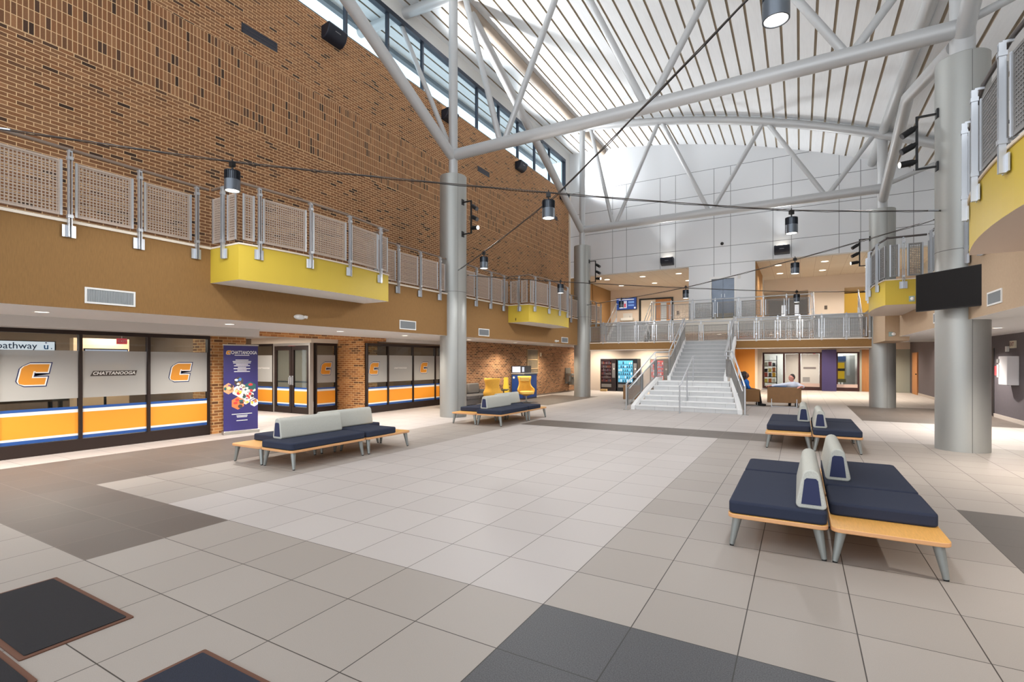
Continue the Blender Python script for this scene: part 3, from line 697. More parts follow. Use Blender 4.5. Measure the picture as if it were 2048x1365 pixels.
def glazing(name, a, b, cuts, n, marks, wf=.05, head=(2.16, 2.24)):
    """glazed front from a to b (xy), mullions at the parameter values in cuts (metres from a)"""
    a, b = Vector((a[0], a[1], 0)), Vector((b[0], b[1], 0)); L = (b - a).length; u = (b - a) / L; n = Vector((n[0], n[1], 0))
    def bar(m, s0, s1, z0, z1, d=.05): m.para(a + u * s0 - n * d + Vector((0, 0, z0)), u * (s1 - s0), n * 2 * d, (0, 0, z1 - z0))
    m = MB(); bar(m, 0, L, head[0], head[1]); bar(m, 0, L, 0, .215, .055); bar(m, 0, wf, .215, head[0]); bar(m, L - wf, L, .215, head[0])
    w = struct(name, m, DARKMET)
    for c in cuts:
        m = MB(); bar(m, c - wf / 2, c + wf / 2, .215, head[0]); obj('mullion', m, DARKMET, w)
    ed = [0] + list(cuts) + [L]
    for i, (s0, s1) in enumerate(zip(ed[:-1], ed[1:])):
        p, q = a + u * (s0 + wf * .6), a + u * (s1 - wf * .6)
        m = MB(); m.para(p - n * .004 + Vector((0, 0, .215)), q - p, n * .008, (0, 0, head[0] - .215)); obj('pane', m, GL, w)
        t = n * .008; m = MB()
        stripes(m, p, q, 0, t, 0); obj('stripe_film', m, [ST_BLUE, ST_WHITE, ST_OR], w)
        m = MB().quad(p + t + Vector((0, 0, .98)), q + t + Vector((0, 0, .98)), q + t + Vector((0, 0, 1.86)), p + t + Vector((0, 0, 1.86))); obj('frosted_film', m, FROST, w)
        r = u if u.cross(Vector((0, 0, 1))).dot(n) > 0 else -u
        if i < len(marks) and marks[i]:
            k, s = marks[i]; o = a + u * s + n * .012 + Vector((0, 0, 1.43))
            if k == 'C': emblem(w, o, r, n)
            elif k == 'W': wordmark(w, o, r, n)
            elif k == 'w': wordmark(w, o, r, n, .66, .09, False)
    return w
glazing('window_2', (-11.65, -1.5), (-11.65, 6.5), [1.13, 2.25, 3.38, 4.51, 5.64, 6.77], (1, 0), [None, None, None, None, ('C', 4.985), ('W', 6.18), ('C', 7.39)])
glazing('window_3', (-11.95, 11.56), (-11.95, 15.35), [.96, 2.21, 3.46], (1, 0), [('C', .33), ('w', 1.57), ('C', 2.81), None])
glazing('window_4', (-13.2, 10.62), (-13.2, 11.46), [], (1, 0), [('C', .42)])
glazing('window_5', (-16.2, 10.5), (-15.02, 10.5), [], (0, -1), [('w', .62)])
# double doors of the vestibule
def glass_door(name, x0, x1, hinge):
    d = struct(name, MB().box(x0, 10.46, .01, x0 + .10, 10.53, 2.15).box(x1 - .10, 10.46, .01, x1, 10.53, 2.15).box(x0 + .1, 10.46, 2.02, x1 - .1, 10.53, 2.15).box(x0 + .1, 10.46, .01, x1 - .1, 10.53, .20), DARKMET)
    obj('pane', MB().box(x0 + .1, 10.492, .2, x1 - .1, 10.50, 2.02), GL, d)
    m = MB(); stripes(m, (x0 + .1, 10.488), (x1 - .1, 10.488), 0, (0, 0), 0); obj('stripe_film', m, [ST_BLUE, ST_WHITE, ST_OR], d)
    obj('tinted_film', MB().quad((x0 + .1, 10.51, .83), (x1 - .1, 10.51, .83), (x1 - .1, 10.51, 2.02), (x0 + .1, 10.51, 2.02)), FILM('tint_film', (150, 138, 126), .72), d)
    xh = x1 - .05 if hinge < 0 else x0 + .05
    m = MB().path([(xh, 10.46, .92), (xh, 10.40, .94), (xh, 10.40, 1.14), (xh, 10.46, 1.16)], .012, 8).box(xh - .035, 10.45, .90, xh + .035, 10.462, 1.20)
    obj('handle', m, CHROME, d)
    obj('push_bar', MB().box(x0 + .11, 10.51, .98, x1 - .11, 10.55, 1.03), CHROME, d)
    return d
glass_door('door_1', -14.96, -14.12, -1); glass_door('door_2', -14.10, -13.27, 1)
struct('trim_10', MB().box(-15.02, 10.45, 0, -14.97, 10.55, 2.24).box(-13.26, 10.44, 0, -13.20, 10.56, 2.24).box(-14.97, 10.45, 2.16, -13.26, 10.55, 2.24), M('alu_light', (190, 186, 180), .35, .6))
struct('wall_left_vestibule', MB().box(-16.2, 10.45, 2.24, -13.15, 10.6, 2.44).box(-13.25, 10.6, 2.24, -13.15, 11.5, 2.44), CREAM)
for nm, x0, y0, x1, y1, lb in (('brick_pillar', -12.4, 6.55, -11.62, 7.36, 'brick pillar behind the blue roll-up banner'), ('brick_pillar', -13.4, 11.5, -12.0, 12.1, 'orange-brown brick pillar between the two shop fronts')):
    m = MB().box(x0, y0, 0, x1, y1, 2.415)
    for i, f in enumerate(m.f): m.mi[i] = {0: 2, 1: 2, 2: 1, 3: 0, 4: 1, 5: 0}[i]
    p = obj(nm, m, [BRK_PY, BRK_PX, SOFFIT]); tag(p, lb, 'pillar')
    if y0 > 10:
        obj('conduit', MB().path([(-13.34, 11.49, 2.35), (-13.30, 11.49, 2.2), (-13.26, 11.49, 2.1), (-13.26, 11.49, 1.05)], .011, 8).box(-13.31, 11.46, .96, -13.23, 11.5, 1.08), M('conduit_grey', (196, 186, 172), .5), p, smooth=60)
struct('trim_11', MB().box(-12.0, 7.36, 2.31, -11.88, 12.4, 2.42), BRK_PY)

def screen(name, label, cat, x0, y0, z0, x1, y1, z1, mats, draw=None, loc=None): pass
# screens and shapes seen through the left shop front
t = thing('wall_screen', 'lit white screen reading pathway u behind the leftmost shop window', 'screen', (-12.35, 3.0, 1.80))
wpart('case', MB().box(-12.42, 2.4, 1.76, -12.35, 4.02, 2.045), BLACK, t)
m = MB().box(-12.35, 2.42, 1.78, -12.348, 4.0, 2.03, 0)
text(m, 'pathway', .165, (-12.345, 3.47, 1.945), (0, 1, 0), (0, 0, 1), 1, bold=.001)
text(m, 'u', .16, (-12.345, 3.875, 1.94), (0, 1, 0), (0, 0, 1), 2, bold=.003)
m.box(-12.347, 3.86, 2.0, -12.344, 3.888, 2.018, 3).box(-12.347, 3.945, 1.895, -12.344, 3.962, 1.912, 1)
wpart('display', m, [M('screen_white', (240, 243, 252), .5, emit=(1.1,)), M('screen_ink', (70, 84, 110), .5), M('screen_blue', (70, 130, 190), .5), M('screen_purple', (96, 40, 120), .5)], t)
t = thing('monitor', 'pale blank monitor behind the second shop window', 'screen', (-12.4, 4.7, 1.5))
wpart('display', MB().box(-12.42, 4.50, 1.63, -12.40, 5.22, 1.90), M('screen_pale', (214, 218, 240), .5, emit=(.8,)), t)
wpart('case', MB().box(-12.45, 4.48, 1.61, -12.42, 5.24, 1.92).box(-12.45, 4.82, .7, -12.43, 4.86, 1.6), BLACK, t)
t = thing('work_table', 'dark work table behind the left shop windows', 'table', (-13.2, 3.3, 0))
wpart('top', MB().box(-13.6, 2.4, .86, -12.9, 4.4, .91), M('table_dark', (70, 58, 50), .5), t)
for x in (-13.5, -13.0):
    for y in (2.5, 4.3): wpart('leg', MB().box(x - .03, y - .03, 0, x + .03, y + .03, .86), BLACK, t)
tag(obj('room_divider', MB().box(-14.6, 5.0, 0, -14.4, 6.1, 2.2), M('divider_tan', (198, 164, 128), .8)), 'tan partition behind the second shop window', 'partition')

# ------------------------------------------------------------------ roll-up banner
t = thing('rollup_banner', 'tall blue roll-up banner with a photo collage before the brick pillar', 'banner', (-11.19, 6.97, 0), math.radians(-12))
NAVY = M('banner_navy', (50, 44, 104), .5, noise=(.9, .22))
m = MB().box(-.006, -.37, .07, .006, .37, 2.02); sheet = obj('sheet', m, NAVY, t)
obj('base', MB().box(-.07, -.39, .0, .07, .39, .075), M('alu_base', (200, 196, 188), .35, .7), t, bevel=.008)
obj('top_rail', MB().box(-.014, -.385, 2.02, .014, .385, 2.05), M('alu_base', (200, 196, 188)), t)
obj('support_pole', MB().tube((-.03, 0, .05), (-.03, 0, 2.03), .011, 8), CHROME, t)
m = MB()
text(m, 'CHATTANOOGA', .105, (.0085, .06, 1.86), (0, 1, 0), (0, 0, 1), 0, bold=.002)
ys_ = [p[1] for p in m.v]; sc = .56 / (max(ys_) - min(ys_)); m.v = [(p[0], .065 + (p[1] - .06) * sc, p[2]) for p in m.v]
rows = [(1.80, -.16, .16)] + [(1.69 - .033 * i, -w, w) for i, w in enumerate((.14, .20, .19, .13, .17, .09, .18, .10, .17))] + [(.45, -.22, .22), (.41, -.12, .12), (.38, -.11, .11), (.30, -.12, .12)]
for z, a, b in rows: m.box(.006, a + .02, z - .007, .0082, b + .02, z + .007, 0)
obj('lettering', m, LOGO_W, sheet)
e = emblem(sheet, (.008, -.27, 1.86), (0, 1, 0), (1, 0, 0), .085, .085)
cols = [(226, 190, 140), (206, 120, 70), (230, 226, 216), (70, 60, 60), (196, 60, 60), (240, 196, 60), (70, 120, 180), (120, 70, 130), (150, 110, 80), (250, 240, 220), (40, 90, 90), (200, 150, 110)]
hexes = [(-.05, 1.20, .11), (-.27, 1.04, .13), (.20, 1.05, .14), (-.08, .98, .12), (.03, .90, .12), (.19, .86, .10), (-.07, .70, .15), (.10, .76, .10), (.29, .70, .10), (.02, 1.06, .08)]
m = MB(); rnd = random.Random(3)
for hy, hz, r in hexes:
    pts = [(hy + r * math.cos(PI / 3 * i + PI / 6), hz + r * math.sin(PI / 3 * i + PI / 6)) for i in range(6)]
    pts = [(max(-.37, min(.37, a)), b) for a, b in pts]
    m.add([(.0075, a, b) for a, b in pts], [tuple(range(6))], rnd.randrange(12))
    for q in range(7):
        a, b = hy + rnd.uniform(-.55, .55) * r, hz + rnd.uniform(-.55, .55) * r; w, h = r * rnd.uniform(.16, .38), r * rnd.uniform(.16, .38)
        n_ = 7; m.add([(.0082 + q * .0001, max(-.368, min(.368, a + w * math.cos(2 * PI * i / n_))), b + h * math.sin(2 * PI * i / n_)) for i in range(n_)], [tuple(range(n_))], rnd.randrange(12))
obj('photo_collage', m, [M('collage_%d' % i, c, .5) for i, c in enumerate(cols)], sheet)

# ------------------------------------------------------------------ benches
NAVYF = M('navy_fabric', (48, 53, 69), .95, noise=(220, .10), bump=(500, .15), spec=.2)
GREYF = M('grey_tweed', (190, 190, 182), .95, noise=(160, .14), bump=(260, .4), spec=.2)
NAVYE = M('navy_end', (44, 50, 84), .85)
OAK = M('light_oak', (222, 166, 88), .42, noise=(18, .10), stretch=(6, .6, 6)); OAKE = M('oak_edge', (212, 158, 110), .5)
LEGM = M('leg_grey', (150, 154, 152), .38, .55); RUB = M('rubber', (24, 24, 24), .8)
def rrect(x0, y0, x1, y1, r, n=5):
    p = []
    for cx, cy, a0 in ((x1 - r, y1 - r, 0), (x0 + r, y1 - r, 90), (x0 + r, y0 + r, 180), (x1 - r, y0 + r, 270)):
        for i in range(n + 1):
            a = math.radians(a0 + 90 * i / n); p.append((cx + r * math.cos(a), cy + r * math.sin(a)))
    return p
def bench_parts(t, L, cush, bolster):
    w = .385
    m = MB().prism(rrect(-w, -L / 2, w, L / 2, .07), .265, .302, 0)
    for i, f in enumerate(m.f): m.mi[i] = 0 if len(f) > 4 else 1
    obj('wooden_base', m, [OAK, OAKE], t, bevel=.006)
    y0, y1 = -L / 2 + .01, -L / 2 + cush
    obj('seat_cushion', MB().prism(rrect(-w + .008, y0, w - .008, y1, .055), .302, .415), NAVYF, t, bevel=.022, seg=3)
    if bolster:
        a, b = -L / 2 + .07, -L / 2 + 1.30
        prof = []
        for i in range(9):
            an = PI * i / 8; prof.append((.262 + .068 * math.cos(an), .675 + .07 * math.sin(an)))
        poly = [(.375, .45), (.372, .43), (.352, .413), (.172, .413), (.152, .43), (.149, .45)] + [(p[0], p[1]) for p in prof[::-1]]
        bo = obj('backrest_bolster', MB().prism(poly, a, b, 0, 'y'), GREYF, t, bevel=.012, seg=3)
        cx, cz = .262, .55
        for yy, s in ((a, -1), (b, 1)):
            pl = [(.335, .45), (.189, .45), (.212, .655), (.228, .672), (.296, .672), (.312, .655)]
            obj('end_panel', MB().prism(pl, yy - .004, yy + .004, 0, 'y'), NAVYE, bo)
    for sx in (-1, 1):
        for sy in (-1, 1):
            x, y = sx * (w - .075), sy * (L / 2 - .085)
            lg = obj('leg', MB().tube((x, y, .266), (x + sx * .045, y + sy * .02, .012), .040, 16, .022), LEGM, t, smooth=50)
            obj('foot', MB().tube((x + sx * .045, y + sy * .02, .014), (x + sx * .045, y + sy * .02, 0), .018, 12), RUB, lg)
FL_, HL_ = 1.52, 1.15
full0 = thing('bench', '-', 'bench', (0, 0, 0), 0, 'modular lounge benches'); bench_parts(full0, FL_, FL_ - .01, True)
half0 = thing('bench', '-', 'bench', (0, 0, 0), 0, 'modular lounge benches'); bench_parts(half0, HL_, HL_ - .39, False)
used = set()
def place(src, x, y, rz, label):
    if src.name not in used:
        used.add(src.name); src.location = (x, y, 0); src.rotation_euler = (0, 0, rz); src['label'] = label; return src
    return dup(src, (x, y, 0), rz, label)
def cluster(cx, y0, kind, labels):
    Lt = FL_ + HL_ + .015; hw = .393
    yn, yf = y0 + FL_ / 2, y0 + FL_ + .015 + HL_ / 2            # full near, half far
    yc = y0 + Lt / 2
    if kind == 'R':
        sp = [(full0, cx - hw, yn, 0), (half0, cx - hw, yf, 0), (full0, cx + hw, 2 * yc - yn, PI), (half0, cx + hw, 2 * yc - yf, PI)]
    else:
        yn2, yf2 = y0 + HL_ + .015 + FL_ / 2, y0 + HL_ / 2      # left column: half near (wood end near), full far
        sp = [(full0, cx - hw, yn2, 0), (half0, cx - hw, yf2, PI), (full0, cx + hw, 2 * yc - yn2, PI), (half0, cx + hw, 2 * yc - yf2, 0)]
    for (s, x, y, r), lb in zip(sp, labels): place(s, x, y, r, lb)
cluster(.215, 4.87, 'R', ['nearest navy bench with a grey bolster on its right, bottom right foreground', 'navy bench behind the left foreground bench with bolster, no backrest',
        'navy bench with grey bolster on its left, behind the foreground oak bench end', 'foreground bench at right with a bare oak end towards the viewer'])
cluster(.20, 10.78, 'L', ['rear bench with a grey bolster on the left of the second right group', 'second right group, left front bench with a narrow oak end',
        'second right group, right front bench with grey bolster', 'second right group, rear right bench without bolster'])
cluster(-7.43, 4.93, 'L', ['rear bench of the near left group, its grey bolster farther right', 'bench with a bare oak end at the left end of the near left group',
        'front bench of the near left group with a long grey bolster', 'bench with a bare oak end at the right end of the near left group'])
cluster(-7.32, 10.87, 'L', ['rear bench of the group by the near left column, bolster at back right', 'bench with an oak end touching the near left column base',
        'front bench with grey bolster of the group by the near left column', 'right end bench of the group by the near left column, oak end at right'])

# ------------------------------------------------------------------ floor mats
MATC = M('mat_pile', (32, 30, 34), .95, noise=(300, .35), bump=(700, .6)); MATN = M('mat_pile_navy', (36, 41, 56), .95, noise=(300, .35), bump=(700, .6)); MATE = M('mat_edge', (96, 62, 46), .8)
def mat_(label, x0, y0, x1, y1, pile, rz=0):
    t = thing('floor_mat', label, 'mat', ((x0 + x1) / 2, (y0 + y1) / 2, 0), rz)
    w, h = (x1 - x0) / 2, (y1 - y0) / 2
    obj('border', MB().prism(rrect(-w, -h, w, h, .01, 2), 0.0, .007), MATE, t)
    obj('pile', MB().prism(rrect(-w + .03, -h + .03, w - .03, h - .03, .01, 2), .007, .012), pile, t)
mat_('black entrance mat at the lower left with a brown border', -4.95, 1.06, -3.745, 1.615, MATC)
mat_('navy entrance mat cut off by the bottom of the photo', -2.97, -.2, -1.76, 1.635, MATN)
mat_('black mat in the bottom left corner, nearest the viewer', -4.65, -.8, -3.43, 1.045, MATC)
# ------------------------------------------------------------------ catenary cables and pendants
CAB = M('cable_grey', (96, 90, 86), .5, .4)
def cable(label, p, q, nodes):
    p, q = Vector(p), Vector(q)
    t = thing('cable', label, 'cable', tuple(p.lerp(q, .5)), 0)
    def f(s):
        for (s0, a), (s1_, b) in zip(nodes[:-1], nodes[1:]):
            if s <= s1_ + 1e-6:
                k = (s - s0) / (s1_ - s0); c = p.lerp(q, s); c.z = a + (b - a) * k - .05 * 4 * k * (1 - k) * (s1_ - s0); return c
    wpart('wire', MB().path([f(i / 40) for i in range(41)], .008, 6), CAB, t, smooth=60)
    pts = [f(i / 60) + Vector((math.sin(i * 1.1) * .006, 0, -.018 + math.cos(i * 1.7) * .006)) for i in range(61)]
    wpart('power_cord', MB().path(pts, .006, 5), BLACKM, t, smooth=60)
    for s in (.012, .988):
        c = f(s); d = (f(s + .004) - f(s - .004)).normalized(); wpart('turnbuckle', MB().tube(c - d * .12, c + d * .12, .014, 8), CHROME, t, smooth=60)
    return f
c1 = cable('cable from the left edge across to the large right column', (-8.98, 2.2, 0), (2.30, 12.2, 0), [(0, 4.65), (.192, 4.43), (.493, 4.315), (.785, 4.305), (1, 4.50)])
c2 = cable('cable from the top right of the frame to the near left column', (2.3, 2.35, 0), (-8.75, 12.1, 0), [(0, 5.15), (.223, 4.79), (.515, 4.345), (.809, 4.32), (1, 4.36)])
c3 = cable('cable from the near left column to the far right column', (-8.75, 12.55, 0), (2.25, 22.3, 0), [(0, 4.28), (.201, 4.18), (.787, 4.10), (1, 4.22)])
c4 = cable('cable from the large right column to the far left column', (2.32, 12.65, 0), (-8.6, 22.1, 0), [(0, 4.45), (.222, 4.27), (.516, 4.145), (.795, 4.22), (1, 4.3)])
PBLK = M('pendant_black', (34, 38, 46), .38, .5); PGRY = M('pendant_grey', (96, 102, 110), .34, .6)
def pendant_proto():
    t = thing('pendant_lamp', '-', 'lamp', (0, 0, 0), 0, 'cylinder pendants hung on the cables')
    R = .1
    m = MB().lathe([(0, -.395), (R - .014, -.395), (R - .012, -.42), (R, -.42), (R, -.27), (.086, -.268), (.086, -.152), (.02, -.15), (0, -.15)], (0, 0, 0), 36)
    obj('housing', m, PGRY, t, smooth=35)
    m = MB()
    for i in range(22):
        a = 2 * PI * i / 22; m.add([], []); s0 = len(m.v); m.box(.05, -.005, -.268, R, .005, -.148); m.xf(Matrix.Rotation(a, 4, 'Z'), s0)
    m.lathe([(R, -.155), (R, -.145), (0, -.145)], (0, 0, 0), 32)
    obj('cooling_fins', m, PBLK, t)
    obj('lens', MB().lathe([(0, -.414), (R - .0145, -.414), (R - .0145, -.398), (0, -.398)], (0, 0, 0), 32), LENS, t)
    m = MB().tube((0, 0, -.148), (0, 0, -.08), .012, 10).box(-.035, -.028, -.085, .035, .028, -.018).tube((0, 0, -.02), (0, 0, .02), .01, 8)
    obj('hanger', m, BLACKM, t)
    return t
P0 = pendant_proto()
PL = [(c1, .192, 'leftmost pendant lamp, in front of the left balcony railing'), (c1, .493, 'pendant lamp in the middle where two cables meet, before the brick wall corner'), (c1, .785, 'pendant lamp under the far truss tube, before the white back wall'),
      (c2, .223, 'big nearest pendant lamp at the top edge, only its lit base in view'), (c2, .809, 'small pendant lamp right of the near left column'),
      (c3, .201, 'small pendant lamp over the railing of the far left yellow bay'), (c3, .787, 'small pendant lamp hanging lowest, before the upper floor grey doors'),
      (c4, .222, 'pendant lamp before the beige ceiling of the upper right opening'), (c4, .516, 'small pendant lamp left of the upper steel double doors'), (c4, .795, 'small pendant lamp in front of the upper left wall screen')]
for i, (f, s, lb) in enumerate(PL):
    c = f(s) + Vector((0, 0, .01 if i < 5 else .05))
    if i == 0: P0.location = c; P0['label'] = lb
    else: dup(P0, c, i * .4, lb)
    light('pendant_light', 'SPOT', (c.x, c.y, c.z - .43), PEND_W, (1, 1, 1), size=.08, angle=176, blend=.25)

# ------------------------------------------------------------------ spotlight racks on the columns
def spot_rack(x, y, z0, z1, dirx, label, energy):
    t = thing('spotlight_rack', label, 'spotlights', (x, y, z0), 0, 'spotlight racks on the columns')
    m = MB(); L = .30
    m.box(dirx * (L - .02), -.02, 0, dirx * (L + .02), .02, z1 - z0)
    for z in (.0, z1 - z0 - .03): m.box(0, -.022, z, dirx * L, .022, z + .03).box(-dirx * .02, -.06, z - .07, dirx * .012, .06, z + .1)
    obj('bracket', m, BLACKM, t)
    for k, (zz, tilt, lit) in enumerate(((.80, -35, 0), (.48, -30, 0), (.16, -8, 1))):
        p = Vector((dirx * (L + .06), 0, zz)); d = Vector((dirx * math.cos(math.radians(tilt)), -.25, math.sin(math.radians(tilt)))).normalized()
        s = obj('spotlight', MB().tube(p, p + d * .22, .06, 18).tube(p - d * .07, p, .045, 14).box(dirx * L, -.012, zz - .012, dirx * (L + .07), .012, zz + .012), BLACKM, t, smooth=40)
        obj('lens', MB().tube(p + d * .221, p + d * .224, .054, 18), LENS if lit else M('lens_dark', (90, 92, 96), .2), s)
        if lit:
            w = Vector((x, y, z0)) + p + d * .24
            light('rack_spot', 'SPOT', w, energy, (1, .98, .95), rot=d.to_track_quat('-Z', 'Y').to_euler(), size=.05, angle=130, blend=.5)
spot_rack(-8.69, 12.25, 5.42, 6.40, 1, 'spotlight rack on the near left column, its lowest lamp glaring', RACK_W)
spot_rack(-8.55, 22.25, 5.35, 6.35, 1, 'spotlight rack on the far left column, left of the upper opening', RACK_W)
spot_rack(2.26, 12.3, 5.35, 6.38, -1, 'big black spotlight rack on the large right column', RACK_W)
spot_rack(2.21, 22.4, 5.15, 6.15, -1, 'spotlight rack on the far right column before the beige ceiling', RACK_W)

# ------------------------------------------------------------------ wall uplights
def uplight(x, y, z, axis, label, grp, e):
    t = thing('wall_uplight', label, 'uplight', (x, y, z), 0 if axis == 'x' else -PI / 2, grp)
    m = MB()   # wedge: deep at the top, opening upwards
    m.prism([(0, 0), (0, .34), (.30, .38), (.34, .33), (.26, .12), (.14, .02)], -.31, .31, 0, 'y')
    obj('housing', m, M('uplight_black', (32, 36, 48), .45, .3), t, bevel=.02)
    obj('lens', MB().box(.06, -.22, .372, .27, .22, .386), LENSD, t)
    obj('badge', MB().box(.296, -.09, .21, .304, .09, .225), M('badge_grey', (150, 150, 154), .4, .6), t)
    wv = Vector((.25, 0, .45)) if axis == 'x' else Vector((0, -.25, .45))
    d = Vector((1, 0, .55)) if axis == 'x' else Vector((0, -1, 1.2))
    light('uplight', 'SPOT', Vector((x, y, z)) + wv, e, (.95, .98, 1), rot=d.to_track_quat('-Z', 'Y').to_euler(), size=.15, angle=125, blend=.8)
for y, lb in ((9.36, 'black uplight high on the brick wall, nearest, under the clerestory'), (14.5, 'black uplight behind the near left column top'), (19.8, 'black uplight on the brick wall right of the small dark grille'), (24.6, 'farthest small black uplight at the brick wall corner')):
    uplight(XW, y, 10.22, 'x', lb, 'uplights on the brick wall', UP_W)
uplight(-5.70, YB, 6.42, 'y', 'black uplight on the white back wall, left one', 'uplights on the back wall', UP2_W)
uplight(-.69, YB, 6.45, 'y', 'black uplight on the white back wall, right one', 'uplights on the back wall', UP2_W)

# ------------------------------------------------------------------ grilles and small wall fixtures
for y0, y1, z0, z1_, lb in ((6.86, 7.76, 9.15, 9.37, 'long dark louvre high on the brick wall near the top left'), (16.5, 17.36, 9.16, 9.36, 'dark louvre on the brick wall right of the near left column'), (23.2, 24.0, 9.0, 9.2, 'small dark louvre on the brick wall behind the middle pendant')):
    t = thing('wall_louvre', lb, 'louvre', (XW, (y0 + y1) / 2, z0), 0, 'dark louvres in the brick wall')
    wpart('frame', MB().box(XW - .02, y0, z0, XW + .012, y1, z0 + .02).box(XW - .02, y0, z1_ - .02, XW + .012, y1, z1_).box(XW - .02, y0, z0, XW + .012, y0 + .02, z1_).box(XW - .02, y1 - .02, z0, XW + .012, y1, z1_), M('louvre_blue_black', (40, 42, 54), .5), t)
    m = MB()
    for i in range(5): z = z0 + .02 + i * .036; m.quad((XW + .004, y0, z), (XW + .004, y1, z), (XW + .010, y1, z + .03), (XW + .010, y0, z + .03))
    wpart('blades', m, M('louvre_blue_black', (40, 42, 54)), t)
GRM = M('grille_grey', (150, 154, 156), .5, .3)
def grille(x, n, y0, y1, z0, z1_, lb):
    t = thing('air_grille', lb, 'grille', (x, (y0 + y1) / 2, z0), 0, 'white framed air grilles on the balcony fronts')
    f = MB(); w = .025
    for a, b, c, d in ((y0, y1, z0, z0 + w), (y0, y1, z1_ - w, z1_), (y0, y0 + w, z0 + w, z1_ - w), (y1 - w, y1, z0 + w, z1_ - w)): f.box(x, a, c, x + n * .015, b, d)
    wpart('frame', f, WHITE, t)
    m = MB().box(x, y0 + w, z0 + w, x + n * .003, y1 - w, z1_ - w)
    k = int((y1 - y0) / .022)
    for i in range(k): yy = y0 + w + (y1 - y0 - 2 * w) * (i + .5) / k; m.box(x + n * .003, yy - .004, z0 + w, x + n * .010, yy + .004, z1_ - w)
    wpart('core', m, GRM, t)
grille(XF, 1, 3.26, 3.90, 2.51, 2.745, 'air grille nearest on the left tan balcony front')
grille(XF, 1, 9.88, 10.52, 2.50, 2.74, 'air grille on the left balcony front just before the near left column')
grille(XF, 1, 13.58, 14.22, 2.49, 2.73, 'air grille on the left balcony front just after the near left column')
grille(XF, 1, 20.1, 20.8, 2.48, 2.72, 'air grille on the left balcony front by the far left column')
grille(XR, -1, 10.24, 10.91, 2.55, 2.77, 'air grille on the right balcony front beside the black television')
grille(XR, -1, 14.0, 14.7, 2.52, 2.75, 'air grille on the right balcony front half hidden by the large column')
for y, z, lb in ((6.88, 2.53, 'oval white emergency light on the left balcony front below the first yellow bay'), (19.55, 2.47, 'white emergency light on the left balcony front beyond the second yellow bay')):
    t = thing('emergency_light', lb, 'light', (XF, y, z))
    m = MB().ell((0, 0, .05), (.045, .14, .055), 20, 10); obj('body', m, WHITE, t, smooth=60)
    for q in (((.03, .10, .06), (.075, .13, .05), .032), ((.03, -.07, .06), (.07, -.10, .05), .026)): obj('lamp_head', MB().tube(*q, 14), M('lamp_head_white', (236, 234, 230), .3), t, smooth=50)
t = thing('wall_alarm', 'small white strobe alarm on the tan pier by the far right column', 'alarm', (2.44, 19.3, 2.43))
obj('plate', MB().box(-.05, -.025, 0, .05, 0, .14), M('alarm_teal', (150, 170, 168), .5), t); obj('strobe', MB().ell((.07, -.04, .07), (.055, .04, .055)), M('strobe_white', (244, 240, 236), .3), t, smooth=60)
t = thing('wall_alarm', 'small white strobe alarm on the side of the far right yellow bay', 'alarm', (2.34, 15.25, 3.1))
obj('plate', MB().box(-.06, -.02, 0, .05, 0, .13), M('alarm_teal', (150, 170, 168)), t); obj('strobe', MB().ell((.0, -.03, .065), (.04, .03, .04)), M('strobe_white', (244, 240, 236)), t, smooth=60)
tag(obj('wall_keyhole', MB().box(-8.72, 15.49, 3.10, -8.70, 15.5, 3.19), BLACK), 'tiny dark slot on the side of the far left yellow bay', 'slot')

# downlights
def downlight(x, y, z, lb, grp, e=0, r=.085, col=(1, .9, .76), angle=140):
    t = thing('downlight', lb, 'downlight', (x, y, z), 0, grp)
    obj('trim_ring', MB().lathe([(r, -.004), (r + .022, -.006), (r + .024, 0), (r, 0)], (0, 0, 0), 24, 0, False), WHITE, t)
    obj('lens', MB().lathe([(0, -.002), (r, -.003)], (0, 0, 0), 24), LENSD, t)
    if e: light('downlight_spot', 'SPOT', (x, y, z - .03), e, col, size=.06, angle=angle, blend=.7)
for y, lb in ((1.4, 'out of frame at left'), (3.12, 'nearest, above the leftmost shop windows'), (6.05, 'above the brick pillar with the banner'), (8.9, 'above the vestibule entrance'), (11.3, 'above the second shop front'), (14.6, 'behind the near left column'), (17.9, 'above the yellow chairs'), (21.4, 'by the far left column')):
    downlight(-10.1, y, ZS, 'recessed downlight under the left balcony, ' + lb, 'downlights under the left balcony', DOWN_W, col=(1, .93, .84) if y < 13 else (1, .86, .66))
for y, lb in ((4.5, 'out of frame at right'), (9.8, 'right of the large column'), (15.4, 'seen between the two right columns'), (19.5, 'close to the far right column')):
    downlight(3.9, y, ZS, 'recessed downlight under the right balcony, ' + lb, 'downlights under the right balcony', DOWN_W * 2.2, col=(1, .93, .84))
k = 0
WHERE = ['front row left', 'front row middle', 'front row right', 'back row left', 'back row middle', 'back row right']
for j, y in enumerate((27.2, 29.8)):
    for i, x in enumerate((-9.4, -7.4, -5.5)):
        downlight(x, y, 6.255, 'upper left opening ceiling downlight, ' + WHERE[j * 3 + i], 'downlights of the upper left opening', DOWN2_W, .15, (1, .9, .78))
    for i, x in enumerate((-.9, 1.0, 2.9)):
        downlight(x, y, 6.255, 'upper right opening ceiling downlight, ' + WHERE[j * 3 + i], 'downlights of the upper right opening', DOWN2_W, .15, (1, .9, .78))
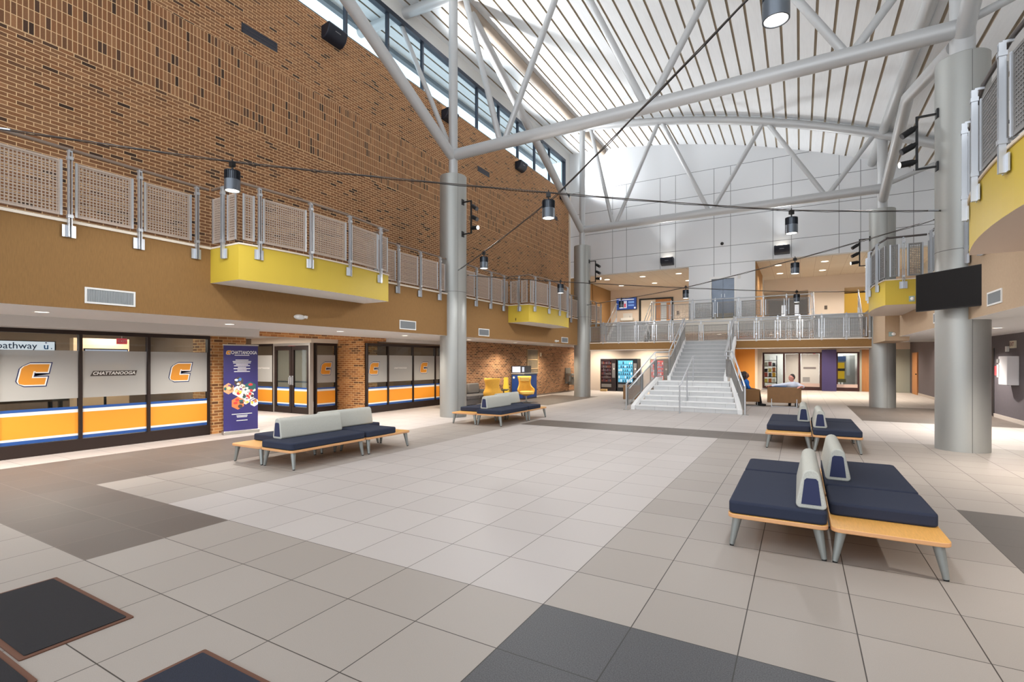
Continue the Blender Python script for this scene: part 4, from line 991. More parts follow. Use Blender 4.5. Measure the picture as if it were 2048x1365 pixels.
for i, (x, y, lb) in enumerate(((-9.8, 26.4, 'over the vending machines, left'), (-7.2, 26.4, 'over the vending machines, right'), (-3.4, 26.2, 'behind the top of the main stairs'), (-1.2, 27.5, 'over the seated people'), (1.0, 27.5, 'over the aisle at the back'), (3.4, 27.5, 'beside the far right column'), (.4, 31.6, 'before the rear shop front'), (3.2, 31.6, 'before the rear wooden doors'))):
    downlight(x, y, 2.975, 'ground floor ceiling downlight ' + lb, 'ground floor ceiling downlights', DOWN_W * 1.6, .1, (1, .88, .72))

# ------------------------------------------------------------------ televisions
t = thing('television', 'black flat television hung on the large right column', 'television', (2.32, 11.67, 2.6), math.atan2(-.77, -.64) )
ang = math.atan2(11.26 - 12.08, 2.66 - 1.98); t.rotation_euler = (0, 0, ang)   # local +x runs along the screen, local -y faces the hall
obj('case', MB().box(-.61, -.02, 0, .61, .035, .70), BLACK, t, bevel=.006)
obj('display', MB().box(-.598, -.0215, .014, .598, -.0195, .688), M('screen_off', (14, 13, 15), .5, spec=.2), t)
obj('wall_mount', MB().box(-.18, .035, .15, .18, .06, .55).box(-.04, .06, .3, .04, .36, .4), BLACKM, t)
t = thing('television', 'wall screen with a blue slide in the upper left opening', 'television', (-9.67, 31.8, 4.98))
obj('case', MB().box(-.66, -.09, 0, .66, 0, .76), BLACK, t)
m = MB().box(-.64, -.093, .02, .64, -.091, .74, 0).box(-.50, -.095, .62, .50, -.0935, .67, 1).box(-.22, -.095, .1, .03, -.0935, .56, 2).box(-.15, -.096, .15, -.03, -.0955, .40, 3).box(.12, -.095, .40, .5, -.0935, .54, 4).box(.12, -.095, .22, .5, -.0935, .32, 4).box(.50, -.095, .05, .60, -.0935, .15, 1)
obj('display', m, [M('slide_blue', (28, 60, 130), .5, emit=(.8,)), M('slide_white', (230, 236, 250), .5, emit=(.8,)), M('slide_photo', (206, 214, 236), .5, emit=(.8,)), M('slide_red', (190, 70, 90), .5, emit=(.6,)), M('slide_pale', (110, 150, 210), .5, emit=(.7,))], t)
t = thing('ceiling_camera', 'small dome camera on the white back wall', 'camera', (-3.17, YB, 7.2))
obj('arm', MB().tube((0, 0, .06), (0, -.12, .04), .03, 10), WHITE, t); obj('dome', MB().ell((0, -.16, 0), (.075, .075, .075)), BLACK, t, smooth=60)

# ------------------------------------------------------------------ upper level doors and furnishings
d = struct('door_3', MB().box(-3.75, YB - .015, ZB, -3.66, YB + .16, 5.68).box(-2.66, YB - .015, ZB, -2.57, YB + .16, 5.68).box(-3.66, YB - .015, 5.58, -2.66, YB + .16, 5.68), M('door_frame_white', (240, 240, 240), .4))
STEELD = M('steel_door', (112, 120, 132), .3, .6, noise=(3, .12))
for a, b in ((-3.655, -3.165), (-3.155, -2.665)):
    lf = obj('door_leaf', MB().box(a, YB + .1, ZB + .01, b, YB + .15, 5.575), STEELD, d)
    obj('kick_plate', MB().box(a + .04, YB + .095, ZB + .05, b - .04, YB + .1, ZB + .3), M('kick_beige', (150, 140, 120), .5, .3), lf)
for xx in (-3.24, -3.10): obj('door_pull', MB().box(xx, YB + .06, 4.70, xx + .025, YB + .1, 4.86), CHROME, d)
tag(obj('card_reader', MB().box(-2.52, YB - .03, 5.52, -2.38, YB, 5.70), WHITE), 'small white box at the upper right corner of the steel double doors', 'box')
d = struct('door_4', MB().box(-8.85, 31.7, ZB, -8.75, 31.8, 5.62).box(-6.85, 31.7, ZB, -6.75, 31.8, 5.62).box(-8.75, 31.7, 5.54, -6.85, 31.8, 5.62), BLACKM)
obj('door_leaf', MB().box(-7.82, 31.74, ZB, -6.86, 31.79, 5.53), WOOD_D, d)
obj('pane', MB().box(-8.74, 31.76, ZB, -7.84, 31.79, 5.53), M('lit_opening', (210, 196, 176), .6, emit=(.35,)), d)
obj('vision_panel', MB().box(-7.5, 31.735, 4.1, -7.15, 31.74, 5.3), M('door_glass', (206, 216, 224), .3), d)
t = thing('drinking_fountain', 'pale water fountain on the upper left wall below the wall screen', 'fountain', (-9.6, 31.8, 4.25))
obj('basin', MB().prism(rrect(-.42, -.42, .42, 0, .12), .0, .18), M('fountain_white', (230, 230, 226), .3), t, bevel=.02)
obj('spout', MB().tube((.2, -.2, .18), (.2, -.26, .3), .02, 8), CHROME, t); obj('back_panel', MB().box(-.3, -.04, .18, .3, 0, .5), M('fountain_white', (230, 230, 226)), t)
tag(obj('wall_plate', MB().box(-6.55, 31.76, 4.55, -6.4, 31.8, 4.75), M('plate_dark', (80, 70, 62), .5)), 'dark wall plate right of the upper left wooden door', 'plate')
tag(obj('wall_plate', MB().box(1.15, 31.76, 4.45, 1.28, 31.8, 4.65), M('plate_dark', (80, 70, 62))), 'small dark plate on the beige wall of the upper right opening', 'plate')
d = struct('door_5', MB().box(-1.6, 34.14, ZB, .38, 34.2, 5.3), M('grey_door', (140, 140, 140), .5))
for xx in (-.95, -.25): obj('vision_panel', MB().box(xx, 34.12, 4.2, xx + .2, 34.14, 5.0), M('bright_slot', (246, 250, 255), .5, emit=(1.4,)), d)
w = struct('window_6', MB().box(2.08, 34.1, ZB, 2.16, 34.2, 5.6).box(4.9, 34.1, ZB, 5.0, 34.2, 5.6).box(2.16, 34.1, 5.5, 4.9, 34.2, 5.6).box(3.4, 34.1, ZB, 3.46, 34.2, 5.5), DARKMET)
obj('pane', MB().box(2.16, 34.15, ZB, 4.9, 34.18, 5.5), M('lit_yellow_room', (236, 190, 84), .6, emit=(.6,)), w)

# ------------------------------------------------------------------ rear shop front, right wall fittings
glz = MB().box(-1.93, 33.42, 2.1, 2.85, 33.52, 2.18).box(-1.93, 33.42, 0, 2.85, 33.52, .2)
for x in (-1.93, -.85, -.06, .98, 1.75, 2.75): glz.box(x, 33.42, .2, x + .1, 33.52, 2.1)
w = struct('window_7', glz, M('maroon_frame', (62, 34, 34), .5, .2))
obj('pane', MB().box(-1.85, 33.465, .2, 1.0, 33.475, 2.1).box(1.8, 33.465, .2, 2.76, 33.475, 2.1), GL, w)
obj('door_film', MB().box(-.85 + .12, 33.455, .45, -.06, 33.46, 2.08).box(.06, 33.455, .25, .96, 33.46, 2.08), FILM('pale_film', (222, 220, 218), .85), w)
obj('sill', MB().box(-.8, 33.40, .2, .98, 33.42, .40).box(1.8, 33.40, .2, 2.76, 33.42, .38), M('pink_sill', (214, 188, 180), .6), w)
tag(obj('notice_strip', MB().box(.18, 33.447, 1.22, .80, 33.4545, 1.33), M('notice_grey', (128, 122, 124), .5)), 'dark grey strip sign on the rear shop door', 'sign')
tag(obj('notice_board', MB().box(.15, 33.447, .48, .50, 33.4545, .75), M('notice_grey2', (150, 150, 152), .5)), 'grey rectangle low on the rear shop door', 'sign')
tag(obj('painted_pillar', MB().box(1.08, 33.0, 0, 1.76, 33.4, 2.30), PURPLE), 'purple square pillar in the rear shop front', 'pillar')
t = thing('round_sign', 'round pink and white sign behind the rear shop glass', 'sign', (.72, 33.7, 1.98))
obj('disc', MB().tube((0, 0, 0), (0, -.03, 0), .13, 24), M('sign_pink', (220, 60, 76), .5, emit=(.5,)), t); obj('mark', MB().box(-.07, -.036, -.015, .09, -.031, .02), LOGO_W, t); obj('stem', MB().tube((0, -.015, .12), (0, -.015, 1.0), .008, 6), BLACK, t)
t = thing('poster', 'poster of a yellow vehicle behind the right pane of the rear shop', 'poster', (2.05, 34.6, 1.2))
m = MB().box(-.25, -.03, -.75, .25, 0, .75, 0).box(-.25, -.034, .45, .25, -.031, .75, 1).box(-.22, -.034, -.55, .18, -.031, .38, 2).box(-.2, -.038, -.1, .2, -.035, .05, 3).box(-.25, -.034, -.75, .25, -.031, -.55, 4)
obj('sheet', m, [M('poster_grey', (160, 160, 150), .5), M('poster_blue', (60, 90, 140), .5), M('poster_yellow', (240, 196, 40), .5, emit=(.25,)), M('poster_black', (40, 36, 34), .5), M('poster_olive', (96, 92, 66), .5)], t)
obj('stand', MB().box(-.02, -.0, -1.2, .02, .03, -.7), BLACK, t)
tag(obj('shop_cabinet', MB().box(2.2, 34.8, 0, 2.75, 35.2, 2.0), M('cabinet_grey', (140, 140, 138), .6)), 'tall grey cabinet behind the right pane of the rear shop', 'cabinet')
t = thing('shelf_rack', 'dark magazine rack behind the rear shop glass by the orange wall', 'rack', (-1.55, 34.2, 0))
for x in (-.35, .33): obj('upright', MB().box(x, -.2, 0, x + .04, .2, 2.0), BLACK, t)
for i, z in enumerate((.35, .7, 1.0, 1.35, 1.7)): obj('shelf', MB().box(-.35, -.2, z, .35, .2, z + .03), M('rack_shelf', (70, 58, 48), .6), t)
rnd = random.Random(5); cc = [(236, 210, 90), (210, 120, 60), (230, 228, 220), (180, 60, 50), (90, 90, 96), (240, 180, 60), (60, 50, 46)]
for i, z in enumerate((.38, .73, 1.03, 1.38)):
    for j in range(3):
        h = rnd.uniform(.18, .26); x = -1.55 - .30 + j * .21
        tag(obj('magazine', MB().box(x, 34.0, z, x + .17, 34.03, z + h), M('mag_%d' % ((i * 3 + j) % 7), cc[(i * 3 + j) % 7], .5)), ('%s magazine, %s shelf of the rear rack, %s' % (['yellow', 'rust', 'white', 'red', 'grey', 'amber', 'dark'][(i * 3 + j) % 7], ['lowest', 'second', 'third', 'highest filled'][i], ['left', 'middle', 'right'][j])), 'magazine', 'magazines in the rear rack')
d = struct('door_6', MB().box(2.95, 33.5, 0, 3.03, 33.6, 2.3).box(3.95, 33.5, 0, 4.03, 33.6, 2.3).box(3.03, 33.5, 2.1, 3.95, 33.6, 2.3), WOOD_D)
obj('door_leaf', MB().box(3.03, 33.52, 0, 3.95, 33.57, 2.1), WOOD_D, d); obj('pane', MB().box(3.28, 33.51, .55, 3.66, 33.52, 1.95), M('door_white_glass', (226, 226, 226), .4), d)
struct('wall_back_right', MB().box(2.85, 33.45, 0, 2.95, 33.7, 2.3).box(4.03, 33.45, 0, 5.05, 33.7, 2.3), M('green_grey', (170, 172, 160), .8))
d = struct('door_7', MB().box(5.0, 31.32, 0, 5.06, 32.58, 2.1), WOOD_D); obj('handle', MB().box(4.95, 31.42, 1.0, 5.0, 31.5, 1.05), BLACK, d)
d = struct('door_8', MB().box(5.12, 20.22, 0, 5.18, 21.28, 2.05), BLACK); obj('frame', MB().box(5.03, 20.2, 0, 5.1, 20.26, 2.05), M('frame_black', (30, 28, 30), .5), d)
t = thing('wall_dispenser', 'white box dispenser on the plum wall at the right edge', 'dispenser', (XRW, 18.55, 1.02))
obj('body', MB().prism([(0, -.32), (0, .32), (-.26, .28), (-.30, .05), (-.24, -.30)], 0, .78), M('dispenser_white', (230, 228, 232), .35), t, bevel=.012)
obj('slot', MB().box(-.31, .08, .60, -.27, .26, .70), M('slot_grey', (130, 130, 130), .5), t); obj('label', MB().box(-.305, .1, .2, -.28, .24, .55), M('label_beige', (212, 206, 196), .5), t)
tag(obj('wall_notice', MB().box(XRW - .03, 18.98, 1.02, XRW, 19.3, 1.46), M('notice_white', (238, 234, 230), .5)), 'white notice with a red figure left of the wall dispenser', 'notice')
tag(obj('red_sign', MB().box(XRW - .06, 19.65, 1.25, XRW, 19.95, 1.52), M('sign_red', (206, 60, 66), .5)), 'red box sign between large column and dispenser', 'sign')
t = thing('exit_sign', 'white exit sign high on the plum wall at the right edge', 'sign', (XRW, 18.6, 2.02))
obj('body', MB().box(-.05, -.17, 0, 0, .17, .2), M('sign_pale', (224, 216, 196), .5), t)
m = MB(); text(m, 'EXIT', .15, (-.053, 0, .10), (0, -1, 0), (0, 0, 1), 0, bold=.003); obj('lettering', m, M('exit_dark', (120, 50, 46), .5), t)
tag(obj('wall_speaker', MB().box(XRW - .06, 18.98, 1.93, XRW, 19.08, 2.08), WHITE), 'small white box below and left of the right exit sign', 'box')
t = thing('television', 'small black television on the plum wall between the right columns', 'television', (XRW, 25.3, 1.75))
obj('case', MB().box(-.12, -.5, 0, -.03, .5, .58), BLACK, t); obj('bracket', MB().box(-.03, -.1, .2, 0, .1, .4), BLACKM, t)
t = thing('exit_sign', 'red exit sign behind the vestibule door glass', 'sign', (-14.7, 10.9, 2.0))
obj('body', MB().box(-.16, -.02, 0, .16, .02, .18), M('exit_red', (220, 70, 84), .5, emit=(.8,)), t)
m = MB(); text(m, 'EXIT', .14, (0, -.022, .09), (1, 0, 0), (0, 0, 1), 0, bold=.003); obj('lettering', m, LOGO_W, t)
obj('stem', MB().tube((0, 0, .18), (0, 0, .66), .01, 6), WHITE, t)
t = thing('exit_sign', 'pink lit exit sign seen through the second shop window', 'sign', (-12.6, 5.2, 2.03))
obj('body', MB().box(-.02, -.09, 0, .02, .09, .12), M('exit_red', (220, 70, 84)), t); obj('stem', MB().tube((0, 0, .12), (0, 0, .63), .008, 6), WHITE, t)
m = MB(); text(m, 'EXIT', .075, (.0215, 0, .06), (0, 1, 0), (0, 0, 1), 0); obj('lettering', m, LOGO_W, t)
# lit fixtures in the rooms behind the glass
for nm, x, y, z, lb in (('strip_light', -13.6, 2.2, 2.655, 'ceiling strip light behind the leftmost shop windows'), ('strip_light', -14.0, 5.6, 2.655, 'ceiling strip light behind the second shop window'), ('strip_light', -14.2, 8.6, 2.425, 'ceiling strip light of the vestibule'), ('strip_light', -14.5, 13.4, 2.655, 'ceiling strip light behind the second shop front')):
    t = thing(nm, lb, 'ceiling light', (x, y, z), 0)
    obj('tray', MB().box(-.6, -.16, -.02, .6, .16, 0), WHITE, t); obj('diffuser', MB().box(-.56, -.13, -.028, .56, .13, -.02), M('strip_diffuser', (255, 250, 240), .5, emit=(3.0,)), t)
    light('strip_area', 'AREA', (x, y, z - .04), ROOM_W * (1.8 if 8 < y < 9 else 1), (1, .95, .87), size=1.1, size_y=.26)
for x, y, lb in ((-.2, 34.6, 'ceiling light of the rear shop, left'), (2.0, 34.6, 'ceiling light of the rear shop, right')):
    t = thing('strip_light', lb, 'ceiling light', (x, y, 2.7)); obj('tray', MB().box(-.6, -.2, -.02, .6, .2, .28), WHITE, t)
    obj('diffuser', MB().box(-.56, -.17, -.028, .56, .17, -.02), M('strip_diffuser', (255, 250, 240)), t)
    light('strip_area', 'AREA', (x, y, 2.66), ROOM_W, (1, .97, .92), size=1.1, size_y=.3)
# ------------------------------------------------------------------ lounge furniture at the back
CARAMEL = M('caramel_vinyl', (130, 92, 50), .5, noise=(8, .06)); CUSH = M('dark_cushion', (84, 86, 98), .9)
def club(label, x, y, rz, w):
    t = thing('lounge_sofa' if w > 1 else 'armchair', label, 'sofa' if w > 1 else 'armchair', (x, y, 0), rz)
    h = w / 2
    obj('back', MB().box(-h, -.36, .16, h, -.26, .72), CARAMEL, t, bevel=.012)
    for s in (-1, 1): obj('arm', MB().box(s * h, -.26, .16, s * (h - .09), .36, .62), CARAMEL, t, bevel=.012)
    obj('seat', MB().box(-h + .09, -.26, .18, h - .09, .36, .30), CARAMEL, t, bevel=.01)
    obj('seat_cushion', MB().box(-h + .1, -.25, .30, h - .1, .37, .43), CUSH, t, bevel=.03)
    obj('back_cushion', MB().box(-h + .1, -.25, .43, h - .1, -.12, .74), CUSH, t, bevel=.03)
    for s in (-1, 1):
        m = MB().box(s * (h - .14) - .012, -.375, 0, s * (h - .14) + .012, -.362, .30).box(s * (h - .14) - .012, .30, 0, s * (h - .14) + .012, .315, .2)
        m.box(s * (h - .14) - .012, -.375, 0, s * (h - .14) + .012, .315, .015)
        obj('leg', m, CHROME, t)
    if w > 1: obj('floor_bar', MB().box(-h + .14, -.372, .012, h - .14, -.36, .03), CHROME, t)
    return t
SOFA = club('brown back of the small sofa carrying the reclining man', -.50, 20.96, .03, 1.08)
club('brown armchair of the woman in blue by the orange wall', -1.72, 20.92, -PI / 2 + .25, .74)
club('brown armchair left of the main stairs, before the vending machines', -5.78, 19.85, .25, .74)

# yellow wing chairs
MUST = M('mustard_fabric', (222, 168, 66), .85, noise=(40, .10)); MUSTL = M('mustard_light', (232, 190, 100), .85)
def wing(label, x, y, rz):
    t = thing('wing_chair', label, 'armchair', (x, y, 0), rz, 'yellow swivel wing chairs')
    m = MB(); n = 14; rows = []
    # shell: a curved back with flared wings, faces +y
    for z, r, half, lean in ((.34, .34, 1.45, .02), (.46, .37, 1.65, -.01), (.56, .37, 1.7, -.03), (.62, .34, 1.15, -.05), (.76, .30, .95, -.09), (.92, .33, 1.05, -.13), (1.06, .35, 1.12, -.16)):
        rows.append([(r * math.sin(a), lean - r * math.cos(a) * .95 + .02, z) for a in [half * (2 * i / n - 1) for i in range(n + 1)]])
    vs = [p for r in rows for p in r]; fs = []
    for i in range(len(rows) - 1):
        for j in range(n): a = i * (n + 1) + j; fs.append((a, a + 1, a + n + 2, a + n + 1))
    m.add(vs, fs)
    sh = obj('shell', m, MUST, t, smooth=60); so = sh.modifiers.new('thick', 'SOLIDIFY'); so.thickness = .055; so.offset = -1
    sb = sh.modifiers.new('sub', 'SUBSURF'); sb.levels = 1; sb.render_levels = 1
    obj('seat_cushion', MB().prism(rrect(-.27, -.27, .27, .30, .12), .34, .46), MUSTL, t, bevel=.03)
    obj('head_cushion', MB().prism(rrect(-.2, -.33, .2, -.24, .04), .84, 1.02), MUSTL, t, bevel=.02)
    obj('underside', MB().lathe([(.05, .27), (.28, .34)], (0, 0, 0), 24), MUST, t, smooth=60)
    m = MB().tube((0, 0, .03), (0, 0, .30), .03, 14)
    for i in range(4): a = PI / 2 * i + .4; m.tube((0, 0, .05), (.3 * math.cos(a), .3 * math.sin(a), .015), .02, 8, .014)
    obj('swivel_base', m, LEGM, t, smooth=50)
    return t
wing('yellow wing chair facing the hall in front of the blue cabinet', -9.55, 17.85, PI + .75)
w1c = wing('yellow wing chair with its tall back to the viewer beside the grey sofa', -9.62, 15.45, .42)
obj('tablet_arm', MB().box(.26, -.05, .60, .52, .42, .64).box(.36, -.02, .40, .40, .02, .6), BLACK, w1c, bevel=.01)
tag(obj('yellow_upright', MB().prism([(-.12, 0), (.12, 0), (.10, .32), (.08, .36), (.075, .62), (-.075, .62), (-.08, .36), (-.1, .32)], -.06, .06, 0, 'y').xf(Matrix.Translation((-9.55, 16.25, .44))), M('yellow_cloth', (240, 204, 70), .8), bevel=.02), 'bright yellow upright shape right of the left wing chair', 'shape')  # plain upright shape added in place of a wing chair seen edge-on
t = thing('side_table', 'small dark table under the yellow upright shape', 'table', (-9.55, 16.25, 0)); obj('top', MB().tube((0, 0, .41), (0, 0, .44), .22, 24), BLACK, t); obj('stem', MB().tube((0, 0, 0), (0, 0, .41), .025, 10), BLACK, t); obj('foot', MB().tube((0, 0, 0), (0, 0, .015), .18, 20), BLACK, t)
t = thing('grey_sofa', 'dark grey sofa against the lower brick wall', 'sofa', (-10.5, 15.25, 0), -PI / 2)
SG = M('sofa_grey', (84, 82, 84), .92, noise=(60, .1))
obj('base', MB().box(-1.0, -.44, .12, 1.0, .44, .30), SG, t, bevel=.02); obj('backrest', MB().box(-1.0, -.46, .30, 1.0, -.24, .80), SG, t, bevel=.05)
for s in (-1, 1):
    obj('arm', MB().box(s * 1.0, -.44, .12, s * .82, .44, .60), SG, t, bevel=.03); obj('seat_cushion', MB().box(s * .01, -.24, .30, s * .81, .44, .45), SG, t, bevel=.03)
    obj('back_pillow', MB().box(s * .05, -.24, .45, s * .78, -.10, .84), M('pillow_grey', (98, 94, 92), .92), t, bevel=.05)
    for q in (-.36, .36): obj('leg', MB().tube((s * .92, q, 0), (s * .92, q, .12), .025, 8), BLACK, t)

# cabinets and panels on the lower brick wall
t = thing('recycling_cabinet', 'blue cabinet with a white lit header on the lower brick wall', 'cabinet', (-10.98, 19.75, 0))
BLU = M('cabinet_blue', (32, 70, 140), .4)
obj('body', MB().box(0, -.62, 0, .62, .62, 1.10), M('cabinet_dark', (62, 62, 66), .5), t)
obj('front_panel', MB().box(.62, -.58, .06, .635, .58, 1.06).box(.05, -.635, .06, .60, -.62, 1.06), BLU, t)
obj('cap', MB().box(-.0, -.64, 1.10, .66, .64, 1.15), M('cap_silver', (176, 176, 172), .4, .4), t)
obj('badge', MB().tube((.14, -.637, .95), (.14, -.642, .95), .05, 16), LOGO_W, t)
hd = obj('header', MB().box(0, -.62, 1.15, .5, .30, 1.46), M('cabinet_dark', (62, 62, 66)), t)
obj('header_panel', MB().box(.06, -.63, 1.18, .46, -.62, 1.43).box(.5, -.55, 1.20, .504, -.35, 1.41), M('header_lit', (206, 216, 236), .5, emit=(.5,)), hd)
t = thing('display_case', 'tan framed panel in three cells on the lower brick wall', 'display case', (-11.0, 21.15, 1.10))
m = MB()
for z in (0, .20, .62, 1.10): m.box(0, -.55, z, .05, .55, z + .03)
for y in (-.55, .52): m.box(0, y, 0, .05, y + .03, 1.13)
obj('frame', m, M('case_frame', (170, 146, 112), .5), t)
obj('panel', MB().box(0, -.52, .03, .02, .52, 1.1), M('case_panel', (104, 92, 74), .3, noise=(3, .3)), t)
tag(obj('wall_sensor', MB().box(-10.998, 21.95, 1.9, -10.95, 22.05, 2.08), M('sensor_cream', (236, 220, 190), .5)), 'small cream box right of the tan framed panel', 'sensor')
t = thing('drinking_fountain', 'grey double drinking fountain on the lower brick wall by the far left column', 'fountain', (-11.0, 25.3, 0))
FG = M('fountain_steel', (150, 148, 140), .35, .6)
obj('back_panel', MB().box(0, -.3, .45, .05, .35, 1.3), FG, t)
for y, z in ((-.2, .88), (.2, .70)):
    b = obj('basin', MB().prism(rrect(.05, y - .2, .45, y + .2, .1), z, z + .12), FG, t, bevel=.02); obj('bowl', MB().prism(rrect(.09, y - .15, .41, y + .15, .08), z + .12, z + .124), M('bowl_dark', (90, 88, 82), .3, .6), b)
    obj('skirt', MB().prism(rrect(.02, y - .12, .30, y + .12, .06), z - .32, z), FG, t)

# ------------------------------------------------------------------ vending machines
VB = M('vending_black', (34, 28, 32), .4)
def vending(label, x0, x1, rim, glow, e, hdr=None):
    t = thing('vending_machine', label, 'vending machine', ((x0 + x1) / 2, 27.66, 0), 0, 'vending machines')
    w = (x1 - x0) / 2; yf = -.68
    obj('cabinet', MB().box(-w, yf, .0, w, 0, 1.80), rim, t, bevel=.015)
    dw0, dw1 = -w + .07, w - .26
    g = obj('display', MB().box(dw0, yf - .006, .50, dw1, yf, 1.70), glow, t)
    m = MB(); rnd = random.Random(int(x0 * 10))
    for r in range(6):
        z = .53 + r * .195; m.box(dw0, yf - .014, z - .015, dw1, yf - .006, z, 0)
        k = 7
        for j in range(k):
            xx = dw0 + (dw1 - dw0) * (j + .5) / k; h = rnd.uniform(.09, .15)
            m.box(xx - .022, yf - .016, z, xx + .022, yf - .007, z + h, 1 + rnd.randrange(4))
    obj('products', m, e, g)
    obj('pay_panel', MB().box(dw1 + .05, yf - .01, .75, w - .04, yf, 1.55), M('pay_grey', (120, 118, 120), .4), t); obj('coin_slot', MB().box(w - .14, yf - .02, 1.2, w - .08, yf - .01, 1.28), LOGO_W, t)
    obj('delivery_flap', MB().box(dw0, yf - .012, .22, dw1, yf, .40), M('flap_silver', (150, 150, 150), .35, .5), t)
dk = [M('pr_shelf', (60, 50, 54), .5), M('pr_plum', (90, 50, 66), .5), M('pr_grey', (104, 96, 100), .5), M('pr_rust', (120, 66, 50), .5), M('pr_slate', (80, 84, 100), .5)]
lt = [M('pr_shelf_blue', (40, 70, 96), .5), M('pr_white', (232, 240, 246), .5, emit=(.5,)), M('pr_cyan', (110, 196, 224), .5, emit=(.4,)), M('pr_navy', (36, 54, 80), .5), M('pr_teal', (60, 120, 130), .5)]
rd = [M('pr_shelf_w', (206, 214, 220), .5), M('pr_white', (232, 240, 246)), M('pr_blue', (60, 96, 150), .5), M('pr_red', (206, 60, 60), .5), M('pr_cyan', (110, 196, 224))]
vending('dark unlit snack vending machine at the left', -9.72, -8.82, VB, M('vend_dark_glass', (44, 30, 36), .25), dk)
vending('tall vending machine glowing blue', -8.76, -7.62, M('vending_navy', (20, 28, 36), .4), M('vend_blue', (90, 176, 216), .5, emit=(.55,)), lt)
vending('vending machine with a red rimmed display behind the stair railing', -6.95, -5.98, M('vending_grey', (110, 100, 92), .5), M('vend_red', (220, 90, 90), .5, emit=(.6,)), rd)
tag(obj('paper_box', MB().box(-9.6, 26.62, 0, -9.25, 26.85, .12), M('box_tan', (190, 160, 110), .8), bevel=.01), 'small tan box on the floor before the dark vending machine', 'box')

# ------------------------------------------------------------------ people
SKIN_B = M('skin_brown', (122, 84, 64), .6); SKIN_P = M('skin_fair', (216, 150, 134), .6)
def soft(name, caps, mat, parent, vox=.012, it=4):
    m = MB()
    for p, q, ra, rb in caps:
        p, q = Vector(p), Vector(q)
        m.ell(p, (ra, ra, ra), 14, 10)
        if (q - p).length > 1e-4: m.path([p, q], [ra, rb], 14); m.ell(q, (rb, rb, rb), 14, 10)
    o = obj(name, m, mat, parent, smooth=80)
    r = o.modifiers.new('skin', 'REMESH'); r.mode = 'VOXEL'; r.voxel_size = vox; r.use_smooth_shade = True
    s = o.modifiers.new('relax', 'SMOOTH'); s.factor = .5; s.iterations = it
    return o
def hand(wr, d, side, palm_n):
    """five fingers and a thumb from the wrist wr along d"""
    wr, d, side, pn = Vector(wr), Vector(d).normalized(), Vector(side).normalized(), Vector(palm_n).normalized()
    c = [(wr, wr + d * .05, .026, .03), (wr + d * .05 - side * .025, wr + d * .09 - side * .028, .02, .018), (wr + d * .05 + side * .025, wr + d * .09 + side * .028, .02, .018)]
    for i, (o, l) in enumerate(((-.033, .062), (-.011, .075), (.012, .07), (.033, .052))):
        a = wr + d * .09 + side * o; b = a + d * l * .55 + pn * .012; e = b + d * l * .4 + pn * .03
        c += [(a, b, .0095, .009), (b, e, .009, .0075)]
    a = wr + d * .03 - side * .03; b = a + d * .035 - side * .03 + pn * .01
    c += [(a, b, .012, .0105), (b, b + d * .03 - side * .005 + pn * .01, .0105, .009)]
    return c
def head(t, o, fw, skin, mats, hair_caps, hair_mat, extra):
    """o = head centre, fw = facing direction (horizontal)"""
    fw = Vector(fw).normalized(); sd = Vector((-fw.y, fw.x, 0)); up = Vector((0, 0, 1)); o = Vector(o)
    caps = [(o + up * .03 - fw * .015, o + up * .03 + fw * .02, .088, .082), (o - up * .03 + fw * .025, o - up * .075 + fw * .035, .07, .045), (o + fw * .1 + up * .005, o + fw * .112 - up * .018, .012, .016),
            (o + sd * .082 + up * .0, o + sd * .085 - up * .025, .016, .012), (o - sd * .082 + up * .0, o - sd * .085 - up * .025, .016, .012)] + extra
    m = [MB().ell(o + fw * .088 + sd * .033 * s + up * .018, (.012, .012, .009), 10, 8) for s in (-1, 1)]
    e = MB().ell(o + fw * .092 - up * .045, (.012, .012, .007), 10, 8)
    for i in range(-2, 3): e.ell(o + fw * (.093 - abs(i) * .004) + sd * .01 * i - up * .046, (.01, .01, .006), 8, 6)
    return caps, m, e
def person(label, loc, rz): return thing('person', label, 'person', loc, rz)

# woman in blue: local frame faces +y, seat at z .43
t = person('seated woman with dark curly hair, blue top and black trousers, turned to the right', (-1.80, 20.95, 0), -PI / 2 + .25)
hc, eyes, mouth = head(t, (0, .03, 1.12), (-.1, 1, -.1), SKIN_B, None, None, None, [])
arm = [((.19, -.02, .88), (.24, .10, .66), .045, .04), ((.24, .10, .66), (.20, .36, .60), .038, .028), ((-.19, -.02, .88), (-.25, .06, .65), .045, .04), ((-.25, .06, .65), (-.16, .32, .58), .038, .028)]
body = hc + [((0, 0, .92), (0, .02, 1.05), .05, .048), ((-.13, 0, .86), (.13, 0, .86), .08, .08), ((0, 0, .84), (0, -.02, .56), .135, .13), ((-.08, 0, .53), (.08, 0, .53), .12, .12),
    ((.10, .02, .51), (.13, .42, .50), .085, .065), ((.13, .42, .50), (.13, .50, .10), .06, .042), ((-.10, .02, .51), (-.10, .42, .50), .085, .065), ((-.10, .42, .50), (-.10, .46, .10), .06, .042)] + arm
body += hand((.20, .36, .60), (-.1, 1, -.1), (1, 0, 0), (0, 0, -1)) + hand((-.16, .32, .58), (.1, 1, -.1), (-1, 0, 0), (0, 0, -1))
bd = soft('body', body, SKIN_B, t, .011)
for e_ in eyes: obj('eye', e_, M('eye_dark', (30, 24, 22), .3), bd)
obj('mouth', mouth, M('lip', (120, 60, 58), .5), bd)
rnd = random.Random(2)
hp = [((0, -.03, 1.18), (0, -.03, 1.16), .105, .105), ((0, -.07, 1.10), (0, -.08, .98), .10, .09), ((.07, -.04, 1.12), (.08, -.05, .98), .06, .05), ((-.07, -.04, 1.12), (-.08, -.05, .98), .06, .05)]
